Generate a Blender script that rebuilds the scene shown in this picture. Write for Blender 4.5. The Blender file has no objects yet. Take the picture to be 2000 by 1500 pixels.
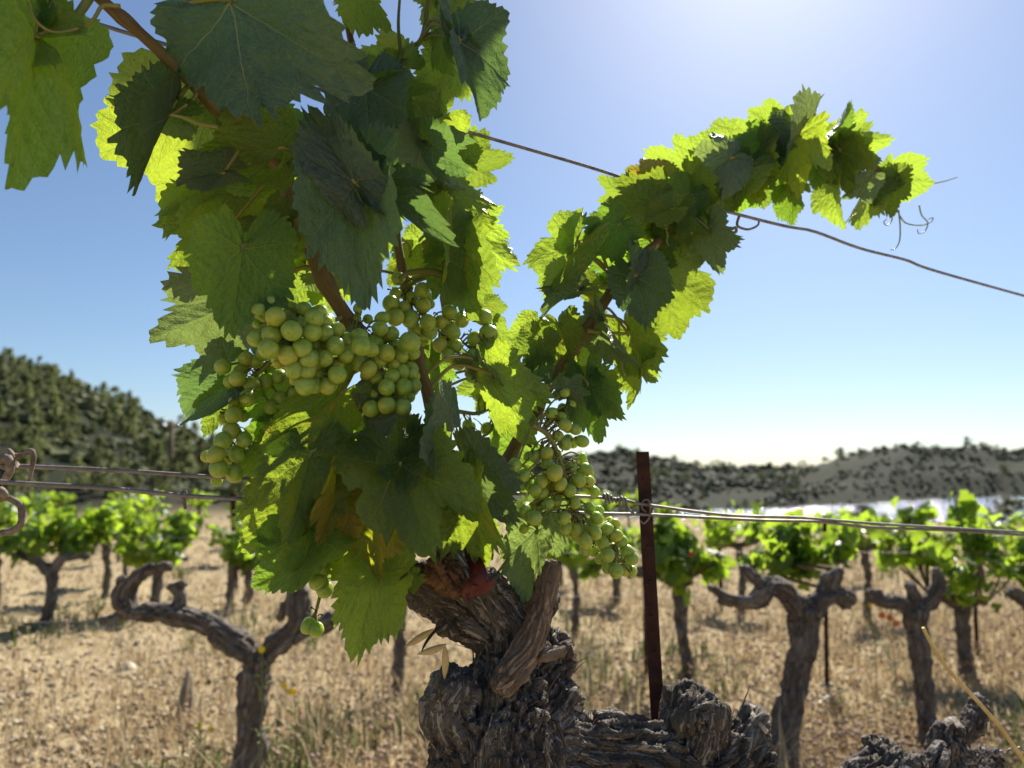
import bpy, math, random
import numpy as np
from mathutils import Vector, Matrix
R = math.radians
random.seed(7)
rng = np.random.default_rng(7)
SC = bpy.context.scene
COL = SC.collection

# ------------------------------------------------------------------ camera
F = 1387.0                      # focal length in pixels of the 2000 px wide photograph
CAMH = 0.90
PITCH = math.atan2(195, F)
cam_d = bpy.data.cameras.new('camera')
cam = bpy.data.objects.new('camera', cam_d); COL.objects.link(cam)
cam.location = (0, 0, CAMH); cam.rotation_euler = (R(90) + PITCH, 0, 0)
cam_d.sensor_width = 36; cam_d.lens = F / 2000 * 36
cam_d.clip_start = 0.02; cam_d.clip_end = 5000
cam_d.dof.use_dof = True; cam_d.dof.focus_distance = 0.61; cam_d.dof.aperture_fstop = 6.0
SC.camera = cam

def ray(px, py):
    x = (px - 1000) / F; z = (750 - py) / F
    c, s = math.cos(PITCH), math.sin(PITCH)
    return np.array([x, c - s * z, s + c * z])
def P(px, py, Y):               # the point on that line of sight Y metres in front of the camera
    d = ray(px, py); return np.array([0, 0, CAMH]) + d * (Y / d[1])
def G(px, py):                  # the point on the flat ground
    d = ray(px, py); return np.array([0, 0, CAMH]) + d * (-CAMH / d[2])
def D(px):                      # distance of the vine row at that column
    u = (px - 1000) / F
    t = (0.62 * u + 0.09) / (0.906 - 0.42 * u)
    return 0.62 + 0.42 * t

# ------------------------------------------------------------------ sky and sun
sd = ray(1500, -330); sd /= np.linalg.norm(sd)
SUN_EL = math.asin(sd[2]); SUN_AZ = math.atan2(sd[0], sd[1])
w = bpy.data.worlds.new('World'); SC.world = w; w.use_nodes = True
nt = w.node_tree; nt.nodes.clear()
wo = nt.nodes.new('ShaderNodeOutputWorld'); bg = nt.nodes.new('ShaderNodeBackground')
sky = nt.nodes.new('ShaderNodeTexSky'); sky.sky_type = 'NISHITA'; sky.sun_disc = False
sky.sun_elevation = SUN_EL; sky.sun_rotation = SUN_AZ
sky.altitude = 50; sky.air_density = 1.05; sky.dust_density = 0.55; sky.ozone_density = 4.2
bg.inputs['Strength'].default_value = 0.061
nt.links.new(sky.outputs[0], bg.inputs[0]); nt.links.new(bg.outputs[0], wo.inputs[0])
sl = bpy.data.lights.new('sun', 'SUN'); sl.energy = 5.0; sl.angle = R(0.53); sl.color = (1.0, 0.95, 0.86)
so = bpy.data.objects.new('sun', sl); COL.objects.link(so)
so.rotation_euler = Vector(sd).to_track_quat('Z', 'Y').to_euler(); so.location = (0, 0, 30)
SC.view_settings.view_transform = 'Standard'; SC.view_settings.look = 'None'
SC.view_settings.gamma = 1; SC.view_settings.exposure = 0.98
SC.cycles.use_denoising = True
SC.cycles.max_bounces = 10; SC.cycles.diffuse_bounces = 5; SC.cycles.transmission_bounces = 8; SC.cycles.glossy_bounces = 3
SC.cycles.sample_clamp_indirect = 6

# ------------------------------------------------------------------ noise
_pr = np.random.default_rng(3)
_perm = np.concatenate([_pr.permutation(256)] * 3)
_grad = _pr.normal(size=(256, 3)); _grad /= np.linalg.norm(_grad, axis=1)[:, None]
def pn(p):
    p = np.asarray(p, float); i = np.floor(p).astype(int); f = p - i; i &= 255
    u = f * f * f * (f * (f * 6 - 15) + 10)
    out = np.zeros(len(p))
    for dx in (0, 1):
        for dy in (0, 1):
            for dz in (0, 1):
                h = _perm[_perm[_perm[(i[:, 0] + dx) & 255] + ((i[:, 1] + dy) & 255)] + ((i[:, 2] + dz) & 255)]
                g = _grad[h]
                d = g[:, 0] * (f[:, 0] - dx) + g[:, 1] * (f[:, 1] - dy) + g[:, 2] * (f[:, 2] - dz)
                wgt = (u[:, 0] if dx else 1 - u[:, 0]) * (u[:, 1] if dy else 1 - u[:, 1]) * (u[:, 2] if dz else 1 - u[:, 2])
                out += wgt * d
    return out * 1.6
def fbm(p, o=4):
    s = 0; a = 1.0
    for k in range(o):
        s = s + a * pn(p * 2 ** k + 17.3 * k); a *= .5
    return s
def sstep(a, b, x):
    t = np.clip((x - a) / (b - a), 0, 1); return t * t * (3 - 2 * t)

# ------------------------------------------------------------------ mesh helpers
def mesh(name, v, f, mats=(), smooth=True, uv=None, fmat=None, attrs=None):
    me = bpy.data.meshes.new(name)
    v = np.asarray(v, np.float32)
    if isinstance(f, np.ndarray) and f.ndim == 2:
        n = f.shape[1]; nf = len(f)
        me.vertices.add(len(v)); me.vertices.foreach_set('co', v.ravel())
        me.loops.add(nf * n); me.loops.foreach_set('vertex_index', f.astype(np.int32).ravel())
        me.polygons.add(nf); me.polygons.foreach_set('loop_start', np.arange(0, nf * n, n, dtype=np.int32))
        me.update(calc_edges=True)
    else:
        me.from_pydata([tuple(x) for x in v], [], [tuple(int(i) for i in q) for q in f])
    for m in mats: me.materials.append(m)
    if fmat is not None: me.polygons.foreach_set('material_index', np.asarray(fmat, np.int32))
    me.polygons.foreach_set('use_smooth', np.full(len(me.polygons), smooth))
    if uv is not None:
        ul = me.uv_layers.new(name='UVMap')
        li = np.empty(len(me.loops), np.int32); me.loops.foreach_get('vertex_index', li)
        ul.data.foreach_set('uv', np.asarray(uv, np.float32)[li].ravel())
    for k, a in (attrs or {}).items():
        a = np.asarray(a, np.float32)
        if a.ndim == 2:
            at = me.attributes.new(k, 'FLOAT_VECTOR', 'POINT'); at.data.foreach_set('vector', a.ravel())
        else:
            at = me.attributes.new(k, 'FLOAT', 'POINT'); at.data.foreach_set('value', a)
    me.validate(); me.update()
    return me
def obj(name, me, parent=None, loc=None):
    o = bpy.data.objects.new(name, me); COL.objects.link(o)
    if parent is not None: o.parent = parent
    if loc is not None: o.location = loc
    return o
def tag(o, label=None, cat=None, group=None, kind=None):
    if label: o['label'] = label
    if cat: o['category'] = cat
    if group: o['group'] = group
    if kind: o['kind'] = kind
    return o
def empty(name, loc):
    o = bpy.data.objects.new(name, None); COL.objects.link(o); o.location = loc; o.empty_display_size = .05
    return o

def spline(pts, n):
    p = np.asarray(pts, float)
    if len(p) == 2: return p[0] + (p[1] - p[0]) * np.linspace(0, 1, n)[:, None]
    e = np.vstack([2 * p[0] - p[1], p, 2 * p[-1] - p[-2]])
    seg = np.linalg.norm(np.diff(p[:, :3], axis=0), axis=1); s = np.concatenate([[0], np.cumsum(seg)])
    q = np.linspace(0, s[-1], n); out = []
    for t in q:
        i = min(np.searchsorted(s, t, 'right') - 1, len(p) - 2); i = max(i, 0)
        u = (t - s[i]) / max(seg[i], 1e-9)
        a, b, c, d = e[i], e[i + 1], e[i + 2], e[i + 3]
        out.append(.5 * ((2 * b) + (c - a) * u + (2 * a - 5 * b + 4 * c - d) * u * u + (3 * b - a - 3 * c + d) * u ** 3))
    return np.array(out)
def tube(pts, rad, n=30, k=8, cap=True):
    """pts (m,3), rad (m,) -> smooth tapered tube"""
    q = spline(np.column_stack([np.asarray(pts, float), np.asarray(rad, float)]), n)
    c = q[:, :3]; r = np.maximum(q[:, 3], 1e-4)
    t = np.gradient(c, axis=0); t /= np.linalg.norm(t, axis=1)[:, None] + 1e-12
    up = np.array([0, 0, 1.0]) if abs(t[0][2]) < .9 else np.array([1.0, 0, 0])
    x = np.cross(up, t[0]); x /= np.linalg.norm(x)
    an = np.arange(k) * 2 * math.pi / k; v = []
    for i in range(n):
        x = x - t[i] * np.dot(x, t[i]); x /= np.linalg.norm(x); y = np.cross(t[i], x)
        v.append(c[i] + r[i] * (np.cos(an)[:, None] * x + np.sin(an)[:, None] * y))
    v = np.vstack(v); f = []
    for i in range(n - 1):
        for j in range(k):
            a = i * k + j; b = i * k + (j + 1) % k
            f.append((a, b, b + k)); f.append((a, b + k, a + k))
    if cap:
        for i, s in ((0, -1), (n - 1, 1)):
            v = np.vstack([v, c[i] + t[i] * s * r[i] * .25]); m = len(v) - 1
            for j in range(k):
                a = i * k + j; b = i * k + (j + 1) % k
                f.append((a, m, b) if s > 0 else (b, m, a))
                if s > 0: f[-1] = (a, b, m)
    return v, np.array(f)
def join(parts):
    V = []; Fc = []; o = 0; T = []
    for i, (v, f) in enumerate(parts):
        V.append(v); Fc.append(np.asarray(f) + o); o += len(v); T += [i] * len(f)
    return np.vstack(V), np.vstack(Fc), np.array(T)

# ------------------------------------------------------------------ materials
class NB:
    def __init__(s, name):
        s.m = bpy.data.materials.new(name); s.m.use_nodes = True; s.t = s.m.node_tree; s.t.nodes.clear()
        s.out = s.n('OutputMaterial')
    def n(s, ty, **kw):
        x = s.t.nodes.new('ShaderNode' + ty)
        for k, v in kw.items(): setattr(x, k, v)
        return x
    def set(s, node, key, v):
        if v is None: return
        if hasattr(v, 'is_output') or isinstance(v, bpy.types.NodeSocket): s.t.links.new(v, node.inputs[key])
        else:
            if isinstance(v, tuple) and len(v) == 3 and node.inputs[key].type == 'RGBA': v = v + (1,)
            node.inputs[key].default_value = v
    def math(s, op, a, b=None, c=None):
        x = s.n('Math', operation=op); s.set(x, 0, a); s.set(x, 1, b); s.set(x, 2, c); return x.outputs[0]
    def mix(s, f, a, b):
        x = s.n('Mix', data_type='RGBA'); s.set(x, 0, f); s.set(x, 6, a); s.set(x, 7, b); return x.outputs[2]
    def noise(s, vec, sc, det=3, rough=.5, dist=0):
        x = s.n('TexNoise'); s.set(x, 'Vector', vec); s.set(x, 'Scale', sc); s.set(x, 'Detail', det); s.set(x, 'Roughness', rough); s.set(x, 'Distortion', dist)
        return x.outputs['Fac']
    def ramp(s, f, stops):
        x = s.n('ValToRGB'); s.set(x, 0, f); e = x.color_ramp.elements
        while len(e) < len(stops): e.new(.5)
        for i, (p, c) in enumerate(stops):
            e[i].position = p; e[i].color = (c if isinstance(c, tuple) else (c, c, c)) + (1,)
        return x.outputs[0]
    def map(s, f, a, b, c=0., d=1.):
        x = s.n('MapRange'); s.set(x, 0, f); s.set(x, 1, a); s.set(x, 2, b); s.set(x, 3, c); s.set(x, 4, d); return x.outputs[0]
    def bump(s, h, dist, st=1.):
        x = s.n('Bump'); s.set(x, 'Height', h); s.set(x, 'Distance', dist); s.set(x, 'Strength', st); return x.outputs[0]
    def bsdf(s, col, rough=.6, spec=.4, normal=None, **kw):
        x = s.n('BsdfPrincipled'); s.set(x, 'Base Color', col); s.set(x, 'Roughness', rough); s.set(x, 'Specular IOR Level', spec); s.set(x, 'Normal', normal)
        for k, v in kw.items(): s.set(x, k.replace('_', ' '), v)
        return x.outputs[0]
    def done(s, sh): s.t.links.new(sh, s.out.inputs[0]); return s.m
    def objco(s): return s.n('TexCoord').outputs['Object']

VA = [0, R(50), R(104), R(148)]
def leaf_mat(name, base, trans, yellow=(.45, .30, .02), ylo=.62, yhi=.80, spots=.45, tw=.52, veinc=(.32, .37, .14), rough=.36, spec=.6):
    b = NB(name)
    uv = b.n('UVMap', uv_map='UVMap').outputs[0]
    rnd = b.n('ObjectInfo').outputs['Random']
    nz = b.n('TexNoise'); b.set(nz, 'Vector', uv); b.set(nz, 'Scale', 3.0)
    off = b.n('VectorMath', operation='MULTIPLY_ADD'); b.set(off, 0, nz.outputs['Color']); off.inputs[1].default_value = (.07, .07, 0); b.set(off, 2, uv)
    sp = b.n('SeparateXYZ'); b.set(sp, 0, off.outputs[0])
    u = b.math('ABSOLUTE', b.math('SUBTRACT', sp.outputs[0], .035)); v = b.math('SUBTRACT', sp.outputs[1], .035)
    bestA = None
    for a in VA:
        A = b.math('ADD', b.math('MULTIPLY', u, math.sin(a)), b.math('MULTIPLY', v, math.cos(a)))
        B = b.math('ABSOLUTE', b.math('SUBTRACT', b.math('MULTIPLY', u, math.cos(a)), b.math('MULTIPLY', v, math.sin(a))))
        if bestA is None: bestA, bestB = A, B
        else:
            g = b.math('GREATER_THAN', A, bestA)
            bestB = b.math('ADD', b.math('MULTIPLY', B, g), b.math('MULTIPLY', bestB, b.math('SUBTRACT', 1, g)))
            bestA = b.math('MAXIMUM', A, bestA)
    wid = b.math('MULTIPLY_ADD', bestA, -.0055, .0075)
    main = b.map(b.math('SUBTRACT', bestB, wid), -.003, .004, 1, 0)
    sec = b.math('FRACT', b.math('MULTIPLY', b.math('SUBTRACT', bestA, b.math('MULTIPLY', b.math('POWER', b.math('ADD', bestB, .0001), .85), .95)), 6.5))
    sd_ = b.math('MULTIPLY', b.math('MINIMUM', sec, b.math('SUBTRACT', 1, sec)), 1 / 6.5)
    second = b.map(sd_, .0012, .0055, .7, 0)
    vo = b.n('TexVoronoi', feature='DISTANCE_TO_EDGE'); b.set(vo, 'Vector', uv); b.set(vo, 'Scale', 22.0)
    tert = b.map(vo.outputs['Distance'], .0, .09, .22, 0)
    vein = b.math('MAXIMUM', main, b.math('MAXIMUM', second, tert))
    pn_ = b.noise(uv, 2.2, 4, .6)
    fine = b.noise(uv, 30, 2, .6)
    hue = b.map(rnd, 0, 1, .72, 1.25)
    shade = b.math('MULTIPLY', hue, b.map(fine, .3, .7, .88, 1.12))
    def sc_(c):
        x = b.n('VectorMath', operation='SCALE'); b.set(x, 0, c); b.set(x, 'Scale', shade); return x.outputs[0]
    off2 = b.n('VectorMath', operation='ADD'); b.set(off2, 0, uv); b.set(off2, 1, rnd)
    pat = b.noise(off2.outputs[0], 1.7, 4, .6)
    ym = b.map(pat, ylo, yhi)
    bc = b.mix(ym, sc_(base), yellow)
    bc = b.mix(b.math('MULTIPLY', vein, .75), bc, veinc)
    tc = b.mix(ym, sc_(trans), tuple(min(1, c * 1.35) for c in yellow))
    tc = b.mix(b.math('MULTIPLY', vein, .55), tc, tuple(c * .75 + .08 for c in trans))
    if spots:
        st = b.math('MULTIPLY', b.map(b.noise(off2.outputs[0], 26, 2), .66, .70), b.map(b.noise(off2.outputs[0], 4.0, 2), .5, .6))
        st = b.math('MULTIPLY', st, spots)
        bc = b.mix(st, bc, (.10, .02, .005)); tc = b.mix(st, tc, (.22, .03, .004))
    back = b.n('NewGeometry').outputs['Backfacing']
    bc = b.mix(b.math('MULTIPLY', back, .35), bc, (.17, .21, .10))
    bul = b.noise(uv, 8, 3, .55)
    h = b.math('ADD', b.math('MULTIPLY_ADD', vein, -.6, b.math('MULTIPLY', bul, 2.2)), b.math('ADD', b.math('MULTIPLY', fine, .35), b.math('MULTIPLY', b.map(sd_, 0, .07), .3)))
    nrm = b.bump(h, .0020, .9)
    sh = b.bsdf(bc, b.map(fine, .3, .7, rough - .06, rough + .10), spec, nrm)
    tr = b.n('BsdfTranslucent'); b.set(tr, 'Color', tc); b.set(tr, 'Normal', nrm)
    mx = b.n('MixShader'); b.set(mx, 0, tw); b.set(mx, 1, sh); b.set(mx, 2, tr.outputs[0])
    return b.done(mx.outputs[0])
LM = {
    'g': leaf_mat('vine_leaf_green', (.066, .135, .028), (.38, .53, .04)),
    'd': leaf_mat('vine_leaf_deep_green', (.042, .100, .034), (.30, .50, .03), ylo=.72, yhi=.95),
    'b': leaf_mat('vine_leaf_sky_sheen', (.058, .105, .072), (.22, .38, .06), ylo=.75, yhi=1., tw=.36, rough=.44, spec=.7, veinc=(.38, .42, .24)),  # bluish base colour stands in for the sky's sheen on front leaves
    'o': leaf_mat('vine_leaf_olive', (.076, .134, .028), (.42, .56, .03), ylo=.60, yhi=.85),
    's': leaf_mat('vine_leaf_spotted', (.070, .115, .02), (.42, .53, .03), spots=.9, ylo=.62, yhi=1.0),
    'y': leaf_mat('vine_leaf_yellowing', (.13, .14, .02), (.50, .50, .02), yellow=(.34, .24, .02), ylo=.42, yhi=.62, spots=.7),
    'p': leaf_mat('vine_leaf_pale', (.088, .128, .098), (.32, .44, .08), ylo=.8, yhi=1., tw=.36),
}
def bg_leaf_mat(name, base, trans):
    b = NB(name); rnd = b.n('ObjectInfo').outputs['Random']
    co = b.n('TexCoord').outputs['Object']
    x = b.n('VectorMath', operation='SCALE'); b.set(x, 0, base); b.set(x, 'Scale', b.map(rnd, 0, 1, .7, 1.35))
    y = b.n('VectorMath', operation='SCALE'); b.set(y, 0, trans); b.set(y, 'Scale', b.map(rnd, 0, 1, .75, 1.2))
    sh = b.bsdf(x.outputs[0], .42, .5)
    tr = b.n('BsdfTranslucent'); b.set(tr, 'Color', y.outputs[0])
    mx = b.n('MixShader'); b.set(mx, 0, .5); b.set(mx, 1, sh); b.set(mx, 2, tr.outputs[0]); return b.done(mx.outputs[0])
M_BGLEAF = bg_leaf_mat('distant_vine_leaf', (.07, .13, .025), (.42, .60, .04))
def grape_mat():
    b = NB('grape_skin'); co = b.objco(); rnd = b.n('ObjectInfo').outputs['Random']
    off = b.n('VectorMath', operation='ADD'); b.set(off, 0, co); b.set(off, 1, b.math('MULTIPLY', rnd, 40))
    n1 = b.noise(off.outputs[0], 1.6, 3); n2 = b.noise(off.outputs[0], 14, 3)
    col = b.mix(b.map(n1, .35, .65), (.24, .36, .045), (.35, .43, .075))
    col = b.mix(b.map(rnd, .7, 1., 0, .5), col, (.50, .45, .06))
    bloom = b.math('MULTIPLY', b.map(n1, .4, .7), b.map(n2, .3, .7))
    col = b.mix(b.math('MULTIPLY', bloom, .13), col, (.50, .56, .36))
    sk = b.math('MULTIPLY', b.map(b.noise(off.outputs[0], 9, 2, .6), .67, .72), .7)
    col = b.mix(sk, col, (.14, .10, .03))
    x2 = b.n('VectorMath', operation='DISTANCE'); b.set(x2, 0, co); x2.inputs[1].default_value = (0, 0, -1.12)
    dot = b.map(x2.outputs['Value'], .06, .10, .75, 0)
    col = b.mix(dot, col, (.05, .03, .015))
    sh = b.bsdf(col, b.map(bloom, 0, 1, .30, .55), .45)
    p = sh.node
    p.inputs['Subsurface Weight'].default_value = 1.0
    p.inputs['Subsurface Radius'].default_value = (1.0, 1.0, .22); p.inputs['Subsurface Scale'].default_value = .012
    return b.done(sh)
M_GRAPE = grape_mat()
def simple(name, c1, c2, sc=20, rough=.7, spec=.3, bump=.0, metal=0, stretch=None, c3=None):
    b = NB(name); co = b.objco()
    if stretch:
        mp = b.n('Mapping'); b.set(mp, 'Vector', co); mp.inputs['Scale'].default_value = stretch; co = mp.outputs[0]
    n = b.noise(co, sc, 5, .6); col = b.mix(b.map(n, .35, .65), c1, c2)
    if c3: col = b.mix(b.map(b.noise(co, sc * .35, 3), .52, .65), col, c3)
    nr = b.bump(n, bump, 1.) if bump else None
    return b.done(b.bsdf(col, rough, spec, nr, Metallic=metal))
def bark_mat(name, c1, c2, c3, fs=1.0, bd=.004):
    b = NB(name); at = b.n('Attribute', attribute_name='fib').outputs['Vector']
    n1 = b.noise(at, 300 * fs, 5, .65, .4); n2 = b.noise(at, 60 * fs, 4, .6); n3 = b.noise(b.objco(), 14, 3)
    col = b.mix(b.map(n1, .36, .64), c1, c2)
    col = b.mix(b.math('MULTIPLY', b.map(n3, .48, .66), b.map(n2, .3, .7)), col, c3)
    cr = b.map(b.math('ABSOLUTE', b.math('SUBTRACT', n1, .5)), 0, .07, 0, 1)
    h = b.math('ADD', b.math('MULTIPLY', cr, .55), b.math('ADD', b.math('MULTIPLY', n1, .5), n2))
    return b.done(b.bsdf(col, .85, .2, b.bump(h, bd, 1.)))
M_BARK = bark_mat('old_vine_bark', (.085, .066, .052), (.29, .245, .20), (.44, .40, .345), 1.0, .005)
M_BARK2 = bark_mat('distant_vine_bark', (.10, .082, .066), (.27, .225, .185), (.36, .32, .27), .5, .005)
M_SPUR = bark_mat('spur_wood', (.13, .088, .058), (.32, .23, .165), (.40, .33, .27), .8, .0015)
M_CANE = bark_mat('cane_wood', (.14, .090, .040), (.24, .17, .08), (.19, .18, .07), .6, .0006)
M_CANEG = bark_mat('green_cane', (.13, .14, .035), (.20, .20, .06), (.24, .15, .06), .5, .0004)
M_CUT = simple('cut_wood', (.42, .33, .24), (.56, .47, .37), 120, .8, .2, .001)
M_CUTR = simple('rotten_cut_wood', (.09, .048, .026), (.22, .125, .07), 90, .9, .1, .006)
M_STEM = simple('grape_stem', (.16, .17, .04), (.26, .25, .07), 60, .6)
M_DRYSTEM = simple('dry_flower_stem', (.05, .03, .018), (.16, .09, .04), 60, .8)
M_PET = simple('petiole', (.20, .22, .05), (.30, .25, .07), 40, .5, .4)
M_TENDRIL = simple('tendril', (.22, .26, .06), (.30, .32, .10), 40, .5)
M_WOODYT = simple('woody_tendril', (.13, .095, .07), (.30, .24, .19), 160, .8, .2, .0006)
M_WIRE = simple('weathered_wire', (.16, .14, .13), (.30, .27, .25), 90, .55, .5, .0003, .55)
M_RUST = simple('rusty_iron', (.030, .012, .010), (.075, .026, .020), 60, .75, .3, .0008, .2)
M_RED = simple('red_plastic', (.065, .005, .004), (.10, .009, .007), 30, .5, .4)
M_STRAW = simple('straw', (.52, .36, .14), (.66, .50, .24), 60, .7)
M_DARKTWIG = simple('dark_twig', (.02, .015, .012), (.05, .04, .03), 60, .8)

# ================================================================== ground, hills, lake
SKY_PX = [-900, -400, -150, 0, 60, 100, 200, 300, 400, 500, 700, 900, 1100, 1220, 1300, 1420, 1560, 1650, 1760, 1900, 2000, 2300, 2900]
SKY_PY = [760, 745, 745, 758, 762, 772, 808, 846, 882, 897, 897, 886, 896, 884, 903, 919, 919, 893, 877, 884, 890, 880, 890]
RB_PX = [-900, 0, 400, 700, 900, 1050, 1200, 1310, 1500, 1700, 2000, 2400, 2900]
RB = [40, 30, 27, 32, 45, 80, 112, 124, 150, 205, 345, 400, 420]
def terrain(x, y):
    x = np.asarray(x, float); y = np.asarray(y, float)
    r = np.hypot(x, y) + 1e-6; front = y > .15 * r
    px = np.where(front, 1000 + F * x / np.maximum(y, 1e-3) / math.cos(PITCH), np.where(x > 0, 2900, -900)); px = np.clip(px, -900, 2900)
    py = np.interp(px, SKY_PX, SKY_PY); rb = np.interp(px, RB_PX, RB)
    rc = rb * 1.25 + 55
    el = (945 - py) / F * .98
    zc = CAMH + rc * el
    wl = sstep(980, 1260, px)
    low = -4.8 * wl * sstep(18.5, 55, r)
    t = np.clip((r - rb) / (rc - rb), 0, 1)
    up = np.where(t < .9, t * 1.02, .918 + .082 * np.sin((t - .9) / .1 * math.pi / 2))
    z = low + (zc - low) * up
    z = z - np.maximum(r - rc, 0) * .12
    p = np.column_stack([x, y, np.zeros_like(x)])
    far = sstep(0, .25, t)
    z = z + far * rc * .008 * fbm(p / (rc[:, None] * .12), 3) * (1 - .8 * sstep(.85, 1., t))
    near = 1 - sstep(14, 20, r)
    z = z + near * (.035 * fbm(p * .9, 3) + .02 * fbm(p * 6, 3))
    return z
az = np.concatenate([np.linspace(-52, 52, 300), np.linspace(55, 305, 84)]); az = np.radians(az)
rr = np.concatenate([[.05], np.geomspace(.4, 25, 120), np.geomspace(26, 2600, 110)])
A, Rr_ = np.meshgrid(az, rr); gx = (np.sin(A) * Rr_).ravel(); gy = (np.cos(A) * Rr_).ravel(); gz = terrain(gx, gy)
na = len(az); f = []
i = np.arange(len(rr) - 1)[:, None] * na; j = np.arange(na)[None]; j2 = (j + 1) % na
f = np.stack([i + j, i + j2, i + na + j2, i + na + j], -1).reshape(-1, 4)
def ground_mat():
    b = NB('dry_vineyard_soil'); co = b.objco()
    ln = b.n('VectorMath', operation='LENGTH'); b.set(ln, 0, co); far = b.map(ln.outputs['Value'], 17, 30)
    n1 = b.noise(co, .9, 5, .6); n2 = b.noise(co, 9, 5, .65); n3 = b.noise(co, 45, 4, .6)
    col = b.mix(b.map(n2, .35, .65), (.285, .21, .115), (.44, .345, .20))
    col = b.mix(b.map(n1, .45, .7), col, (.35, .265, .15))
    col = b.mix(b.math('MULTIPLY', b.map(n3, .55, .7), .6), col, (.52, .43, .28))
    s1 = b.noise(co, .055, 6, .68); s2 = b.noise(co, .5, 5, .65)
    hc = b.mix(b.map(s1, .42, .60), (.028, .028, .018), (.022, .025, .013))
    hc = b.mix(b.map(s2, .46, .56), hc, (.023, .028, .013))
    hc = b.mix(b.math('MULTIPLY', b.map(b.noise(co, .13, 5, .7), .60, .68), .7), hc, (.048, .043, .032))
    col = b.mix(far, col, hc)
    return b.done(b.bsdf(col, .95, .1, b.bump(b.math('ADD', n3, n2), .03, .8)))
M_SOIL = ground_mat()
o = obj('ground', mesh('ground', np.column_stack([gx, gy, gz]), f, [M_SOIL])); tag(o, 'dry sandy vineyard soil rising to scrubby hills', None, None, 'structure')
# lake
b = NB('lake_water'); co = b.objco()
mp = b.n('Mapping'); b.set(mp, 'Vector', co); mp.inputs['Scale'].default_value = (.55, 1.3, 1)
wn = b.noise(mp.outputs[0], 2.2, 4, .6)
M_WATER = b.done(b.bsdf((.12, .17, .21), .09, .6, b.bump(wn, .30, 1.)))
lx = np.linspace(-30, 620, 40); ly = np.linspace(45, 520, 40); X, Yg = np.meshgrid(lx, ly)
i = np.arange(39)[:, None] * 40 + np.arange(39)[None]; f = np.stack([i, i + 1, i + 41, i + 40], -1).reshape(-1, 4)
tag(obj('lake', mesh('lake', np.column_stack([X.ravel(), Yg.ravel(), np.full(1600, -4.)]), f, [M_WATER])), 'pale glittering lake beyond the vineyard', None, None, 'structure')

# dry grass, clods and seed heads over the field: nobody could count them
def scatter(n, y0, y1, fn=1.0, px0=-250, px1=2250, power=2.0):
    g = rng; inv = 1 / (y1 ** (1 / power)) + g.random(n) * (1 / (y0 ** (1 / power)) - 1 / (y1 ** (1 / power))); yy = (1 / inv) ** power
    px = px0 + (px1 - px0) * g.random(n) ** fn; x = (px - 1000) / F * yy; z = terrain(x, yy); return x, yy, z
M_DRY = None
def dry_mat(name, c1, c2, c3, tw=.3):
    b = NB(name); at = b.n('Attribute', attribute_name='tint').outputs['Fac']
    col = b.ramp(at, [(0, c1), (.5, c2), (1, c3)])
    sh = b.bsdf(col, .8, .2); tr = b.n('BsdfTranslucent'); b.set(tr, 'Color', col)
    mx = b.n('MixShader'); b.set(mx, 0, tw); b.set(mx, 1, sh); b.set(mx, 2, tr.outputs[0]); return b.done(mx.outputs[0])
M_DRY = dry_mat('dry_grass', (.30, .20, .11), (.48, .37, .21), (.60, .50, .32))
M_WEED = dry_mat('green_weed', (.07, .10, .03), (.13, .16, .05), (.24, .24, .10))
M_HEAD = dry_mat('dry_seed_head', (.26, .17, .11), (.42, .31, .22), (.52, .38, .32))
M_STONE = dry_mat('field_stone', (.25, .195, .12), (.39, .315, .20), (.54, .455, .32), 0.)
def blades(n, y0, y1, hmin, hmax, mat, name, label, clump=None, patch=None, wd=.0035, side=.8):
    x, y, z = scatter(n, y0, y1, side)
    if patch is not None:
        m = pn(np.column_stack([x, y, x * 0]) * patch[0] + patch[2]) > patch[1]; x, y, z = x[m], y[m], z[m]; n = len(x)
    if clump:
        k = clump; x = np.repeat(x, k) + rng.normal(0, .03, n * k); y = np.repeat(y, k) + rng.normal(0, .03, n * k); z = np.repeat(z, k); n *= k
    h = rng.uniform(hmin, hmax, n) * (1 + .4 * pn(np.column_stack([x, y, x * 0]) * .8)); a = rng.uniform(0, 6.283, n); ln = rng.uniform(.1, 1.1, n) * h; dx = np.cos(a); dy = np.sin(a)
    w_ = wd * (.6 + .8 * rng.random(n)) * np.maximum(1, y / 5)
    p0 = np.column_stack([x - dy * w_, y + dx * w_, z - .01]); p1 = np.column_stack([x + dy * w_, y - dx * w_, z - .01])
    mx = np.column_stack([x + dx * ln * .35, y + dy * ln * .35, z + h * .6]); off = np.column_stack([dy * w_, -dx * w_, 0 * w_]) * .8
    p2 = mx + off; p3 = mx - off; p4 = np.column_stack([x + dx * ln, y + dy * ln, z + h])
    V = np.stack([p0, p1, p2, p3, p4], 1).reshape(-1, 3); b_ = np.arange(n)[:, None] * 5
    Fc = np.concatenate([b_ + [0, 1, 2], b_ + [0, 2, 3], b_ + [3, 2, 4]])
    t = np.repeat(np.clip(rng.normal(.5, .25, n) , 0, 1), 5)
    return tag(obj(name, mesh(name, V, Fc, [mat], attrs={'tint': t})), label, None, None, 'stuff')
blades(14000, 1.6, 19, .015, .075, M_DRY, 'dry_grass', 'pale dry grass over the vineyard floor', clump=5, side=.52)
blades(2200, 1.6, 19, .10, .30, M_DRY, 'dry_grass_stalks', 'tall dry stalks standing between the vines', clump=3, patch=(.55, .10, 4), wd=.0022)
blades(2600, 2.0, 16, .04, .14, M_WEED, 'green_weeds', 'thin green weeds among the dry grass', clump=5, patch=(.8, .22, 9), wd=.005, side=1.1)
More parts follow.
